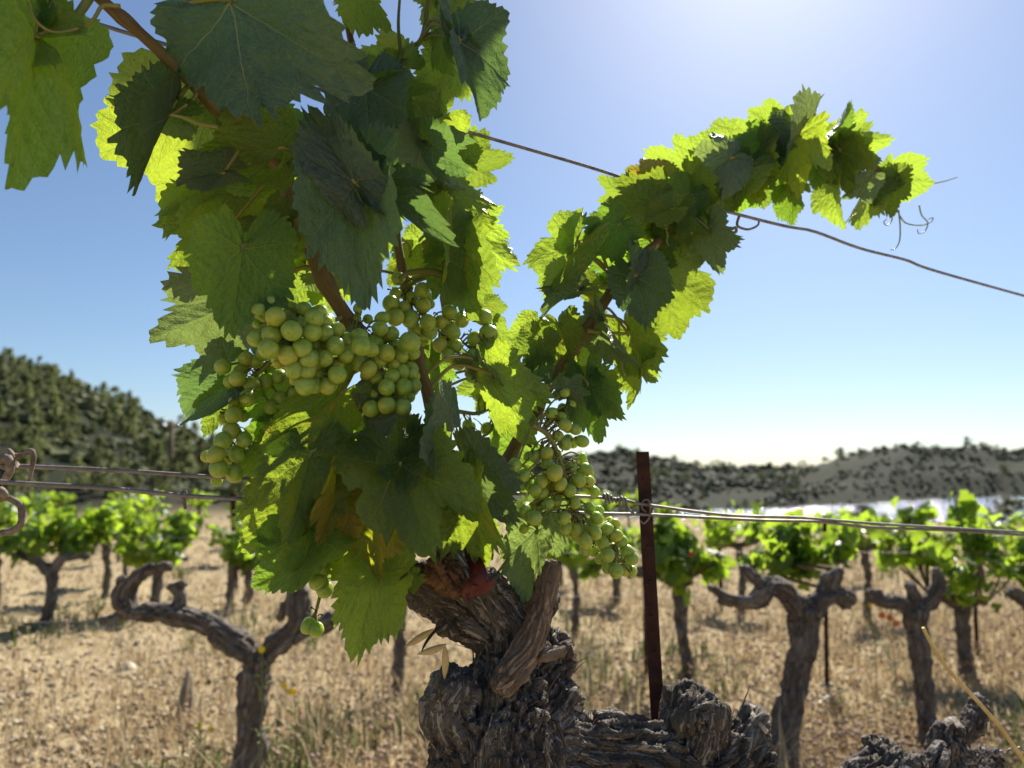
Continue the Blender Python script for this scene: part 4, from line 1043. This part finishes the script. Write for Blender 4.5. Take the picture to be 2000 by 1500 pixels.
# dry blades stuck in the bark
def blade(l, r, mat, label, name='dry_grass_blade', cat='grass blade', dz=-.02, group='dry blades caught in the bark'):
    pts = np.array([P(a[0], a[1], D(a[0]) + dz) for a in l]); q = spline(pts, 20)
    prof = np.sin(np.linspace(.12, math.pi - .05, 20)); v, f = tube(q, r * prof + .0002, 20, 6)
    c = np.repeat(q, 6, axis=0); c = np.vstack([c, q[[0, -1]]]); dd = v - c; dd[:, 1] *= .35; v = c + dd
    return tag(obj(name, mesh(name, v, f, [mat])), label, cat, group)
blade([(848, 1228), (820, 1246), (790, 1264)], .0028, M_STRAW, 'pale straw blade pointing down left under the forked limb')
blade([(872, 1258), (845, 1270), (815, 1278)], .0030, M_STRAW, 'pale straw blade lying flat under the forked limb')
blade([(868, 1258), (870, 1290), (868, 1328)], .0032, M_STRAW, 'pale straw blade hanging straight down left of the trunk')
blade([(875, 1215), (850, 1232), (832, 1255), (821, 1278)], .0012, M_DARKTWIG, 'thin dark curved twig left of the trunk', 'dark_twig', 'twig')
pts = Q([(1803, 1225), (1815, 1250), (1850, 1305), (1905, 1365), (1960, 1430), (2030, 1530), (2100, 1640)], -.08)
v, f = tube(pts, [.0019, .0020, .0022, .0023, .0024, .0026, .0026], 60, 8)
tag(obj('dry_stalk', mesh('dry_stalk', v, f, [M_STRAW])), 'long straw yellow stalk slanting across the lower right corner', 'stalk')
pts = [P(1885 + i * 2.2, 1484 - i * .42 + 3.2 * math.sin(i * .75), D(1900) - .03) for i in range(0, 90)]
v, f = tube(pts, [.0016] * len(pts), 260, 6)
tag(obj('twisted_wire', mesh('twisted_wire', v, f, [M_WIRE])), 'grey wavy wire sticking out of the stump at lower right', 'wire')
# ================================================================== other vines
def small_leaf(seed, n=18):
    g = np.random.default_rng(900 + seed); th = np.linspace(-170, 170, n)
    lob = .72 + .22 * np.cos(np.radians(th) * 3.5) * (1 - np.abs(th) / 240); lob *= 1 - .35 * (np.abs(th) / 180) ** 2; lob *= 1 + .10 * (-1) ** np.arange(n); lob[[0, -1]] = .25
    t = np.radians(th); v = [(0, 0, 0)]; cup = g.uniform(-.25, .25); dr = g.uniform(.1, .45)
    for q in (.55, 1.):
        for a, r in zip(t, lob):
            x, y = math.sin(a) * r * q, math.cos(a) * r * q
            v.append((x, y, cup * abs(x) - dr * y * abs(y) * .6 + .06 * math.sin(3 * a) * q))
    f = [(0, 2 + i, 1 + i) for i in range(n - 1)]
    for i in range(n - 1): f += [(1 + i, 2 + i, n + 2 + i), (1 + i, n + 2 + i, n + 1 + i)]
    return np.array(v), np.array(f)
SL = [small_leaf(i) for i in range(5)]
SLM = [mesh('leaf', v, f, [M_BGLEAF]) for v, f in SL]
def limbs_mesh(name, sk, parent, mat=None, amp=1.0, remesh=None):
    return gnarl(name, sk, remesh or .008, mat or M_BARK2, parent, a1=.007 * amp, a2=.011 * amp, fine=.002 * amp, fs=.75, remesh=bool(remesh))
def bg_vine(limbs, Y, label, blobs=(), nl=0, lsz=.05, group='other vines in the field', rem=.007, seed=1, stuff=0):
    """limbs: lists of (px,py,radius px[,dY]) at distance Y; blobs: foliage (px,py,rx,ry px,dY)"""
    g = random.Random(seed); x0 = limbs[0][0]; b = P(x0[0], x0[1], Y); b[2] = 0
    root = empty('grapevine', b); tag(root, label, 'grapevine', group)
    sk = []
    for l in limbs:
        sk.append((np.array([P(a[0], a[1], Y + (a[3] if len(a) > 3 else 0)) - b for a in l]), np.array([a[2] * .72 * Y / F for a in l])))
    if sk[0][0][0][2] > -.05: sk[0][0][0][2] = -.08
    limbs_mesh('trunk', sk, root, remesh=rem)
    head = sk[0][0][-1]
    if not blobs: return root
    pos = []
    for bl in blobs:
        c = P(bl[0], bl[1], Y + bl[4]) - b; rx = bl[2] * Y / F; rz = bl[3] * Y / F
        st = head + (c - head) * .15
        for s in range(2):
            e = c + np.array([g.uniform(-.5, .5) * rx, g.uniform(-.4, .4) * rx, rz * g.uniform(.4, .85)])
            lo = c + np.array([g.uniform(-.3, .3) * rx, 0, -rz * .9]); src = min((q for k_ in sk for q in k_[0]), key=lambda q: np.linalg.norm(q - lo))
            v, f = tube([src, lo, e], [.006, .005, .002], 12, 6)
            obj('cane', mesh('cane', v, f, [M_CANE], attrs={'fib': v * [1, 1, .2]}), root)
        wgt = bl[2] * bl[3]
        pos.append((c, rx, rz, wgt))
    tot = sum(p[3] for p in pos)
    out = []
    for c, rx, rz, wg in pos:
        shoots = [(g.uniform(-1, 1), g.uniform(-1, 1), g.uniform(.2, 1.9)) for _ in range(6)]
        for _ in range(int(nl * wg / tot)):
            d = np.array([g.gauss(0, 1) for _ in range(3)]); d /= np.linalg.norm(d); d *= g.random() ** .45
            if g.random() < .78:
                sx, sy, sz = shoots[g.randrange(len(shoots))]; t = g.random()
                p = c + np.array([sx * rx * (.35 + .75 * t), sy * rx * (.35 + .65 * t), rz * (-.95 + t * (1.0 + sz * .6))]) + d * lsz * .9
            else: p = c + d * [rx * .85, rx * .8, rz * .75] - np.array([0, 0, rz * .15])
            nrm = Vector((d[0] + g.gauss(0, .6), d[1] + g.gauss(0, .6), d[2] * .6 + .5 + g.gauss(0, .5))).normalized()
            rot = nrm.to_track_quat('Z', 'Y').to_matrix() @ Matrix.Rotation(g.uniform(0, 6.28), 3, 'Z')
            out.append((p, rot, lsz * g.uniform(.6, 1.25)))
    if stuff:
        parts = []
        for p, rot, s in out:
            v, f = SL[g.randrange(5)]; parts.append(((v * s) @ np.array(rot).T + p, f))
        V, Fc, _ = join(parts); o = obj('foliage', mesh('foliage', V, Fc, [M_BGLEAF]), root); o['kind'] = 'stuff'
    else:
        for p, rot, s in out:
            o = bpy.data.objects.new('leaf', SLM[g.randrange(5)]); COL.objects.link(o); o.parent = root
            o.location = p; o.rotation_euler = rot.to_euler(); o.scale = (s, s, s)
    return root
# the bare forked vine at lower left
bg_vine([[(470, 1640, 38), (478, 1520, 36), (490, 1420, 32), (497, 1330, 34), (505, 1285, 36)],
         [(505, 1290, 32), (455, 1250, 28), (400, 1220, 27), (340, 1197, 26), (270, 1197, 18), (200, 1212, 5)],
         [(250, 1195, 20), (242, 1165, 24), (252, 1140, 18), (280, 1118, 14), (330, 1103, 9)],
         [(245, 1160, 16), (240, 1135, 13), (243, 1128, 15)],
         [(350, 1190, 18), (352, 1165, 13), (342, 1142, 14)],
         [(345, 1150, 10), (362, 1138, 10)],
         [(510, 1285, 26), (550, 1250, 26), (582, 1215, 26), (578, 1165, 28), (590, 1145, 20)],
         [(570, 1240, 20), (620, 1225, 20), (655, 1205, 16)],
         [(545, 1210, 10), (552, 1178, 10)]],
        2.05, 'leafless low forked vine with long left arm at lower left', seed=2, rem=.006)
bg_vine([[(85, 1205, 12), (100, 1165, 13), (100, 1115, 14)], [(100, 1118, 12), (60, 1088, 10), (25, 1085, 8)], [(102, 1115, 12), (125, 1092, 10), (175, 1085, 7)]],
        4.7, 'leafy vine with spread arms at the far left', [(50, 1055, 58, 40, 0), (130, 1040, 60, 48, .1), (100, 1015, 45, 35, .2), (195, 1015, 30, 35, .2)], 280, .065, seed=3)
bg_vine([[(303, 1178, 12), (306, 1140, 12), (312, 1100, 13)], [(312, 1105, 11), (280, 1085, 8), (268, 1095, 7)], [(312, 1102, 10), (345, 1085, 8), (365, 1092, 6)]],
        5.2, 'bushy bright green vine behind the bare forked vine', [(300, 1055, 65, 48, 0), (360, 1020, 45, 40, .1), (255, 1030, 35, 45, .1), (320, 1075, 50, 25, -.1)], 290, .065, seed=4)
bg_vine([[(448, 1165, 9), (452, 1130, 10), (455, 1100, 11)], [(455, 1105, 9), (480, 1110, 9), (487, 1150, 9), (480, 1178, 10)]],
        5.3, 'small bright vine with two thin legs left of the big leaves', [(460, 1075, 42, 30, 0), (455, 1045, 35, 30, .1), (495, 1080, 28, 30, 0)], 160, .065, seed=5)
bg_vine([[(1350, 1305, 17), (1330, 1220, 15), (1328, 1165, 17), (1330, 1130, 18)], [(1330, 1140, 15), (1280, 1118, 14), (1225, 1122, 10)], [(1332, 1135, 15), (1370, 1105, 13), (1408, 1085, 10)]],
        3.4, 'leafy vine just right of the iron stake', [(1300, 1055, 55, 55, 0), (1340, 1100, 55, 40, -.05), (1290, 1015, 35, 30, .1), (1375, 1100, 35, 25, .0)], 260, .055, seed=6)
bg_vine([[(1525, 1520, 42), (1530, 1460, 36), (1545, 1370, 31), (1565, 1290, 30), (1572, 1225, 34), (1575, 1190, 34)],
         [(1570, 1205, 30), (1540, 1165, 26), (1505, 1148, 26), (1470, 1175, 22), (1425, 1172, 16), (1385, 1148, 13)],
         [(1500, 1155, 22), (1478, 1135, 17), (1452, 1112, 10)],
         [(1580, 1200, 30), (1610, 1170, 25), (1640, 1165, 22), (1660, 1180, 19)],
         [(1622, 1165, 20), (1632, 1140, 16), (1640, 1112, 14)], [(1600, 1180, 18), (1612, 1150, 14), (1616, 1120, 10)]],
        2.33, 'sturdy vine with antler like arms and a thick leaning trunk', [(1545, 1050, 68, 50, .35), (1540, 1095, 60, 35, .3), (1470, 1095, 35, 12, .2), (1645, 1060, 22, 35, .2), (1600, 1085, 40, 30, .3)], 290, .042, seed=7)
bg_vine([[(1815, 1440, 26), (1805, 1360, 22), (1800, 1290, 22), (1790, 1230, 26), (1790, 1190, 30)],
         [(1790, 1200, 25), (1755, 1175, 17), (1715, 1172, 18), (1703, 1155, 17)], [(1792, 1185, 22), (1785, 1160, 12), (1780, 1145, 9)],
         [(1795, 1190, 24), (1825, 1165, 18), (1835, 1135, 16), (1828, 1108, 9)]],
        2.55, 'bare topped vine with a knobbly left arm behind the slanting stalk', seed=8, rem=.006)
bg_vine([[(1885, 1285, 18), (1880, 1230, 16), (1880, 1190, 18), (1880, 1175, 18)], [(1880, 1178, 15), (1840, 1168, 13), (1815, 1160, 9)], [(1882, 1178, 15), (1910, 1172, 14), (1925, 1178, 12)]],
        3.5, 'tall leafy vine reaching above the lake shore at right', [(1895, 1110, 70, 60, -.1), (1810, 1060, 65, 50, .1), (1800, 1005, 35, 30, .2), (1870, 985, 22, 30, .1), (1890, 1040, 55, 45, .1), (1960, 1060, 50, 60, .0), (1740, 1060, 50, 35, .2), (1770, 1010, 20, 30, .2)], 300, .055, seed=9)
bg_vine([[(2030, 1350, 18), (2025, 1260, 16), (2020, 1180, 20)], [(2020, 1185, 16), (1990, 1165, 14), (1975, 1155, 14)]],
        3.2, 'vine cut off by the right edge', [(2020, 1090, 45, 55, 0)], 90, .055, seed=10)
bg_vine([[(776, 1315, 16), (780, 1250, 14), (782, 1190, 15), (780, 1120, 15)], [(780, 1140, 12), (740, 1110, 10)], [(780, 1135, 12), (830, 1100, 10)]],
        3.2, 'slim vine trunk seen between the big leaf and the dark limb', seed=11)
bg_vine([[(1205, 1160, 11), (1203, 1120, 10), (1202, 1085, 10)], [(1202, 1088, 8), (1180, 1080, 6)], [(1202, 1088, 8), (1225, 1078, 6)]], 5.4, 'distant vine behind the yellow tip of the right bunch', [(1200, 1050, 50, 40, 0), (1170, 1080, 30, 30, 0), (1150, 1110, 20, 15, 0)], 180, .06, seed=12)
for (x0, Y0, lb, sd_, hh) in ((205, 5.8, 'low leafy vine in the gap between the two bushy left vines', 31, .95), (-10, 5.0, 'leafy vine cut off by the left edge', 32, 1.0), (1445, 5.2, 'small leafy vine behind the left arm of the antler armed vine', 33, .8), (1690, 4.9, 'small leafy vine between the antler armed and the knobbly vine', 34, .85), (1120, 4.4, 'leafy vine partly hidden behind the right bunch', 35, .9)):
    yb = 945 + F * CAMH / Y0; hg = F / Y0; hd = yb - .45 * hg
    bg_vine([[(x0, yb, 9), (x0 + 5, (yb + hd) / 2, 8), (x0 - 3, hd, 9)], [(x0, hd, 8), (x0 - .17 * hg, hd - .02 * hg, 6)], [(x0, hd, 8), (x0 + .16 * hg, hd - .04 * hg, 6)]], Y0, lb, [(x0 - .06 * hg, hd - .11 * hg, .2 * hg, .13 * hg * hh, 0), (x0 + .12 * hg, hd - .14 * hg, .17 * hg, .13 * hg * hh, .1)], 130, .06, seed=sd_)
# rows farther back, told apart by nothing
k = 0
for row, Y in enumerate((6.6, 8.4, 10.4, 12.8, 15.4)):
    x = -Y * .95 + (row % 2) * .6
    while x < Y * .95:
        px = 1000 + F * x / Y; g0 = random.Random(k)
        x += 1.35 * (1 + .12 * g0.uniform(-1, 1)) * (1 + .05 * row)
        if 520 < px < 1080 and Y > 6: continue
        yb = 945 + F * CAMH / Y; s = 3.0 / Y * 1.5; k += 1
        hgt = F / Y; hd = yb - .48 * hgt
        if g0.random() < .18: continue
        if px > 1230 and (Y > 9 or g0.random() < .45): continue
        if px > 1230: hd += .14 * hgt
        bg_vine([[(px, yb, 5.5 * 7 / Y), (px + g0.uniform(-6, 6), (yb + hd) / 2, 5 * 7 / Y), (px + g0.uniform(-4, 4), hd, 5.5 * 7 / Y)], [(px, hd, 4.5 * 7 / Y), (px - .16 * hgt, hd - .03 * hgt, 3 * 7 / Y)], [(px, hd, 4.5 * 7 / Y), (px + .15 * hgt, hd - .03 * hgt, 3 * 7 / Y)]],
                Y, 'small distant vine in the far rows of the field', [(px, hd - .13 * hgt, .24 * hgt, .13 * hgt, 0), (px + .12 * hgt, hd - .16 * hgt, .16 * hgt, .12 * hgt, .1)], 70, .075, 'vines in the far rows', None, 40 + k, stuff=1)
# far stakes
for (x, y0, y1, Y, wd, lb) in ((1404, 1012, 1130, 5.4, .028, 'thin dark stake left of the antler armed vine'), (1611, 1008, 1235, 3.3, .02, 'thin dark stake right behind the antler armed vine'),
                               (455, 962, 1090, 6.2, .05, 'dark stake standing behind the small two legged vine'), (1262, 1060, 1290, 3.6, .035, 'weathered stake behind the iron stake'), (1905, 1180, 1250, 3.9, .022, 'thin rusty stake under the tall leafy vine')):
    stake(x, y0, x + 3, y1, Y, wd, lb, 'vineyard_stake', 'stakes farther back')
def bwire(l, r, label):
    pts = [P(a, b_, Y) for a, b_, Y in l]; v, f = tube(pts, [r] * len(pts), 30, 5)
    tag(obj('trellis_wire', mesh('trellis_wire', v, f, [M_WIRE])), label, 'wire', 'wires of the rows behind')
bwire([(1100, 1080, 3.4), (1600, 1078, 3.4), (2100, 1084, 3.4)], .0014, 'thin blurred wire through the leafy vines at right')
bwire([(1050, 1165, 3.4), (1600, 1168, 3.4), (2100, 1150, 3.4)], .0014, 'lower thin blurred wire across the right half')
bwire([(-100, 1050, 4.9), (250, 1048, 4.9), (600, 1060, 4.9)], .0018, 'thin blurred wire through the leafy vines at left')
bwire([(-60, 1218, 2.1), (200, 1212, 2.1), (500, 1190, 2.1)], .0013, 'thin wire along the arm of the bare forked vine')

# ================================================================== small things on the field
def rock(name, px, py, w_, h_, label, mat, cat='stone', top=.5, group=None, seed=0):
    c = G(px, py); v, f = sphere(12, 8); v = v * np.array([w_ / 2, w_ / 2.4, h_ / 2]); v[:, :2] *= (1 - (1 - top) * sstep(-h_ / 2, h_ / 2, v[:, 2]))[:, None]
    v = v * (1 + .18 * pn(v * 6 / max(w_, h_) + seed * 9))[:, None] + [0, 0, h_ * .38]
    return tag(obj(name, mesh(name, v, [q[:3] if (len(q) == 4 and q[3] == 0) else q for q in f], [mat], smooth=False), None, c), label, cat, group)
M_GSTONE = simple('grey_stone', (.20, .175, .14), (.34, .30, .25), 14, .9, .2, .01)
M_PSTONE = simple('pale_stone', (.52, .45, .33), (.66, .58, .45), 18, .9, .2, .004)
rock('standing_stone', 362, 1400, .085, .20, 'grey upright pointed stone left of the forked trunk', M_GSTONE, top=.45, seed=1)
rock('stone', 1385, 1432, .04, .02, 'flat pale stone in front of the antler armed vine', M_PSTONE, seed=2, group='pale stones')
rock('stone', 1730, 1446, .06, .018, 'oblong pale stone by the stump at lower right', M_PSTONE, seed=3, group='pale stones')
rock('stone', 250, 1312, .11, .05, 'large pale stone on the soil at left', M_PSTONE, seed=4, group='pale stones')
rock('stone', 655, 1480, .03, .022, 'round white pebble at the bottom between trunk and fork', M_PSTONE, seed=5, group='pale stones')
rock('stone', 1605, 1390, .018, .014, 'tiny white pebble right of the leaning trunk', M_PSTONE, seed=6, group='pale stones')
a = G(1600, 1384); b_ = G(1632, 1368); v, f = tube([a + [0, 0, .02], (a + b_) / 2 + [0, 0, .028], b_ + [0, 0, .024]], [.006, .007, .005], 10, 7)
tag(obj('dry_stick', mesh('dry_stick', v, f, [M_PSTONE])), 'short pale dry stick lying right of the leaning trunk', 'stick')
M_YEL = simple('yellow_petal', (.75, .52, .01), (.85, .65, .03), 30, .6)
M_ORL = simple('red_orange_leaf', (.50, .10, .02), (.62, .18, .03), 30, .6)
M_GSTEM = simple('weed_stem', (.16, .20, .06), (.26, .28, .10), 30, .7)
def flower(px, py, Y, h, label, mat=M_YEL, r=.011, heads=1, name='yellow_flower', cat='flower', leaves=8):
    g = random.Random(int(px)); c = P(px, py, Y); base_ = np.array([c[0], c[1], 0]); root = empty(name, base_); tag(root, label, cat, 'wild flowers between the vines')
    top = c - base_
    parts = [tube([[0, 0, -.01], top * [.5, .5, .5] + [.01, 0, 0], top], [.0022, .0018, .0014], 10, 5)]
    for i in range(leaves):
        t = g.uniform(.1, .9); s = top * t; e = s + np.array([g.uniform(-.05, .05), g.uniform(-.05, .05), g.uniform(0, .04)])
        parts.append(tube([s, (s + e) / 2 + [0, 0, .006], e], [.0015, .004, .0008], 6, 4))
    V, Fc, _ = join(parts); obj('stem', mesh('stem', V, Fc, [M_GSTEM]), root)
    for hh in range(heads):
        q = top + (0 if hh == 0 else 1) * np.array([g.uniform(-.04, .04), g.uniform(-.03, .03), g.uniform(-.03, .02)]); v = [q]; f = []
        for p in range(10):
            an = p * 2 * math.pi / 10; u = np.array([math.cos(an), -.5, math.sin(an)]); w2 = np.array([-math.sin(an), 0, math.cos(an)])
            i = len(v); v += [q + u * r * .6 + w2 * r * .25, q + u * r, q + u * r * .6 - w2 * r * .25]; f.append((0, i, i + 1)); f.append((0, i + 1, i + 2))
        obj('flower_head', mesh('flower_head', v, np.array(f), [mat]), root)
flower(390, 1416, 2.4, .1, 'bright yellow flower in front of the standing stone', heads=2)
flower(575, 1350, 2.2, .1, 'yellow flowering weed right of the forked trunk', heads=3)
flower(512, 1268, 2.0, .1, 'yellow topped weed at the fork of the bare vine', heads=1, leaves=14)
flower(1637, 1340, 3.0, .1, 'small yellow flower right of the leaning trunk', heads=1)
flower(1699, 1182, 3.2, .1, 'small yellow flower beside the knobbly arm', heads=1)
flower(1736, 1206, 2.9, .1, 'red orange dead leaf on a stem under the knobbly arm', mat=M_ORL, r=.016, heads=3, name='red_weed', cat='weed')
flower(1350, 1082, 3.3, .1, 'dull red leaf tuft in the vine by the iron stake', mat=M_ORL, r=.016, heads=1, name='red_weed', cat='weed', leaves=2)

# ================================================================== hillside trees and bushes
def foliage_mat(name, c1, c2):
    b = NB(name); at = b.n('Attribute', attribute_name='tint').outputs['Fac']; rnd = b.n('ObjectInfo').outputs['Random']
    col = b.mix(at, c1, c2); x = b.n('VectorMath', operation='SCALE'); b.set(x, 0, col); b.set(x, 'Scale', b.map(rnd, 0, 1, .65, 1.35))
    sh = b.bsdf(x.outputs[0], .7, .25); tr = b.n('BsdfTranslucent'); b.set(tr, 'Color', x.outputs[0])
    mx = b.n('MixShader'); b.set(mx, 0, .45); b.set(mx, 1, sh); b.set(mx, 2, tr.outputs[0]); return b.done(mx.outputs[0])
M_PINE = foliage_mat('pine_foliage', (.12, .14, .052), (.26, .275, .10))
M_DARKB = foliage_mat('bush_foliage', (.078, .096, .048), (.15, .165, .078))
M_SCRUB = foliage_mat('grey_scrub', (.10, .108, .062), (.16, .165, .10))
M_SCRUBL = foliage_mat('olive_scrub', (.085, .10, .04), (.17, .18, .075))
M_TRUNK = simple('tree_bark', (.10, .075, .055), (.17, .13, .10), 6, .9)
def crown(kind, seed, n=420):
    g = np.random.default_rng(seed); cl = []
    if kind == 'pine':
        for i in range(16):
            t = g.uniform(.15, 1); rad = .34 * (1 - t) ** .8 + .05; a = g.uniform(0, 6.28); cl.append((math.cos(a) * rad * .7, math.sin(a) * rad * .7, t * .95, .10 + .11 * (1 - t)))
    else:
        for i in range(13):
            a = g.uniform(0, 6.28); q = g.uniform(0, .42); z = g.uniform(.15, .75); cl.append((math.cos(a) * q, math.sin(a) * q, z * (1.1 - q), g.uniform(.13, .22)))
    cl = np.array(cl); k = g.integers(0, len(cl), n); d = g.normal(size=(n, 3)); d /= np.linalg.norm(d, axis=1)[:, None]; d *= g.random((n, 1)) ** .4
    c = cl[k, :3] + d * cl[k, 3:4] * [1, 1, .8]; s = g.uniform(.022, .05, (n, 1))
    a = g.normal(size=(n, 3)); a /= np.linalg.norm(a, axis=1)[:, None]; b_ = np.cross(a, g.normal(size=(n, 3))); b_ /= np.linalg.norm(b_, axis=1)[:, None]
    V = np.stack([c - a * s, c + b_ * s, c + a * s * 1.2, c - b_ * s * .9], 1).reshape(-1, 3); Fc = np.arange(n)[:, None] * 4 + [0, 1, 2, 3]
    return mesh('crown', V, Fc, [M_PINE if kind == 'pine' else M_DARKB], smooth=False, attrs={'tint': np.repeat(g.random(n), 4)})
CROWN = {'pine': [crown('pine', 50 + i, 520) for i in range(5)], 'bush': [crown('bush', 80 + i, 420) for i in range(5)]}
tv, tf = tube([[0, 0, -.06], [.01, 0, .3], [0, .01, .75]], [.035, .026, .01], 6, 6); TRUNKM = mesh('trunk', tv, tf, [M_TRUNK])
def tree(x, y, h, kind, g, label, group, name, wd=1.0):
    z = terrain(np.array([x]), np.array([y]))[0]; root = empty(name, (x, y, z - .02 * h)); tag(root, label, 'tree' if kind == 'pine' else 'bush', group)
    root.rotation_euler = (0, 0, g.uniform(0, 6.28)); root.scale = (h * wd, h * wd, h)
    obj('crown', CROWN[kind][g.randrange(5)], root); obj('trunk', TRUNKM, root)
    return root
g = random.Random(21)
def hill_pt(px, t):
    rb = np.interp(px, RB_PX, RB); rc = rb * 1.25 + 55; r = rb + (rc - rb) * t; az_ = math.atan((px - 1000) / F * math.cos(PITCH)); return r * math.sin(az_), r * math.cos(az_)
for i in range(290):
    px = g.uniform(-60, 560) if i < 245 else g.uniform(560, 1130); t = g.random() ** 1.0 * .97 + .02
    x, y = hill_pt(px, t); h = g.uniform(.9, 2.0) * (.75 + .35 * t); pine = g.random() < .72
    if pine: tree(x, y, h * 1.15, 'pine', g, 'pine standing on the skyline of the left hill' if t > .86 else 'small pine at the foot of the left hill' if t < .2 else 'pine on the middle slope of the left hill', 'pines on the left hillside', 'pine_tree', g.uniform(.7, 1.1))
    else: tree(x, y, h * .8, 'bush', g, 'dark round bush on the skyline of the left hill' if t > .86 else 'dark round bush at the foot of the left hill' if t < .2 else 'dark round bush on the middle slope of the left hill', 'bushes on the left hillside', 'bush', g.uniform(.9, 1.5))
for i in range(120):
    px = g.uniform(1130, 2060) if i > 45 else g.uniform(1130, 1560); t = g.random()
    if px > 1620 and g.random() < .45: continue
    x, y = hill_pt(px, t if i % 3 else g.uniform(.88, 1.0)); r = math.hypot(x, y); h = g.uniform(10, 24) * r / F * (1 if px < 1620 else .65)
    tree(x, y, h, 'bush', g, 'dark scrub bush dotted over the hill beyond the lake', 'scrub on the far hill', 'bush', g.uniform(1.0, 1.7))
def scrub(n, px0, px1, k0, k1, mat, label):
    px = rng.uniform(px0, px1, n); t = rng.uniform(.01, 1.0, n) ** .9
    rb = np.interp(px, RB_PX, RB); rc = rb * 1.25 + 55; r = rb + (rc - rb) * t; a = np.arctan((px - 1000) / F * math.cos(PITCH)); x = r * np.sin(a); y = r * np.cos(a)
    m = pn(np.column_stack([x / rb * 22, y / rb * 22, x * 0]) * .35 + 40) > -.25; x, y, r, px = x[m], y[m], r[m], px[m]; n = len(x); z = terrain(x, y)
    v0, f0 = sphere(7, 5); f0 = [q[:3] if (len(q) == 4 and q[3] == 0) else q for q in f0]; tri = []
    for q in f0: tri += [(q[0], q[1], q[2])] + ([(q[0], q[2], q[3])] if len(q) == 4 else [])
    tri = np.array(tri); s = rng.uniform(k0, k1, n) * r / F
    V = v0[None] * rng.uniform(.6, 1.35, (n, len(v0), 1)) * (s[:, None, None] * np.array([1.25, 1.25, .85])) + np.stack([x, y, z + s * .3], 1)[:, None]
    Fc = (np.arange(n)[:, None, None] * len(v0) + tri[None]).reshape(-1, 3)
    tag(obj('scrub', mesh('scrub', V.reshape(-1, 3), Fc, [mat], smooth=False, attrs={'tint': np.repeat(np.clip(rng.normal(.5, .3, n), 0, 1), len(v0))})), label, None, None, 'stuff')
scrub(1500, -80, 1150, 2, 15, M_SCRUBL, 'low scrub over the left hillside')
scrub(1100, 1100, 1560, 2.5, 8, M_SCRUB, 'tree and scrub cover on the nearer slope beyond the lake')
scrub(900, 1500, 2100, 1.6, 4.5, M_SCRUB, 'low scrub over the hill beyond the lake')
x, y = hill_pt(1896, .99); tree(x, y, 20 * math.hypot(x, y) / F, 'bush', g, 'lone round tree on the top of the far right hill', None, 'bush', 1.2)
x, y = hill_pt(1645, .97); tree(x, y, 26 * math.hypot(x, y) / F, 'bush', g, 'round tree on the saddle between the far hills', None, 'bush', 1.0)
def near_bush(px, py, Y, wpx, hpx, label):
    c = P(px, py, Y); root = empty('bush', (c[0], Y, c[2])); tag(root, label, 'bush'); h = hpx * Y / F; root.scale = (wpx * Y / F, wpx * Y / F, h)
    obj('crown', CROWN['bush'][g.randrange(5)], root); obj('trunk', TRUNKM, root)
near_bush(1688, 1024, 17.5, 85, 48, 'brown green bush on the near lake shore')
near_bush(1975, 1030, 17, 120, 70, 'grey green bush on the lake shore at the right edge')
near_bush(1285, 1024, 18, 70, 30, 'low bush at the left end of the lake')
# utility pole
c = P(333, 1015, 33.); top = P(335, 822, 33.); root = empty('utility_pole', (c[0], c[1], c[2])); tag(root, 'wooden utility pole with pale insulators before the left hillside', 'pole')
h = top - c; v, f = tube([[0, 0, -1], h], [.14, .10], 6, 8); obj('pole', mesh('pole', v, f, [simple('pole_wood', (.22, .15, .09), (.32, .23, .15), 4, .9)]), root)
v, f = tube([h + [-.45, 0, -.25], h + [.45, 0, -.25]], [.05, .05], 4, 6); obj('crossarm', mesh('crossarm', v, f, [M_TRUNK]), root)
for dx in (-.36, .36):
    v, f = tube([h + [dx, 0, -.2], h + [dx, 0, .12]], [.09, .07], 5, 8); obj('insulator', mesh('insulator', v, f, [simple('glass_insulator', (.7, .72, .72), (.8, .82, .82), 4, .2, .6)]), root)
print('objects', len(bpy.data.objects))
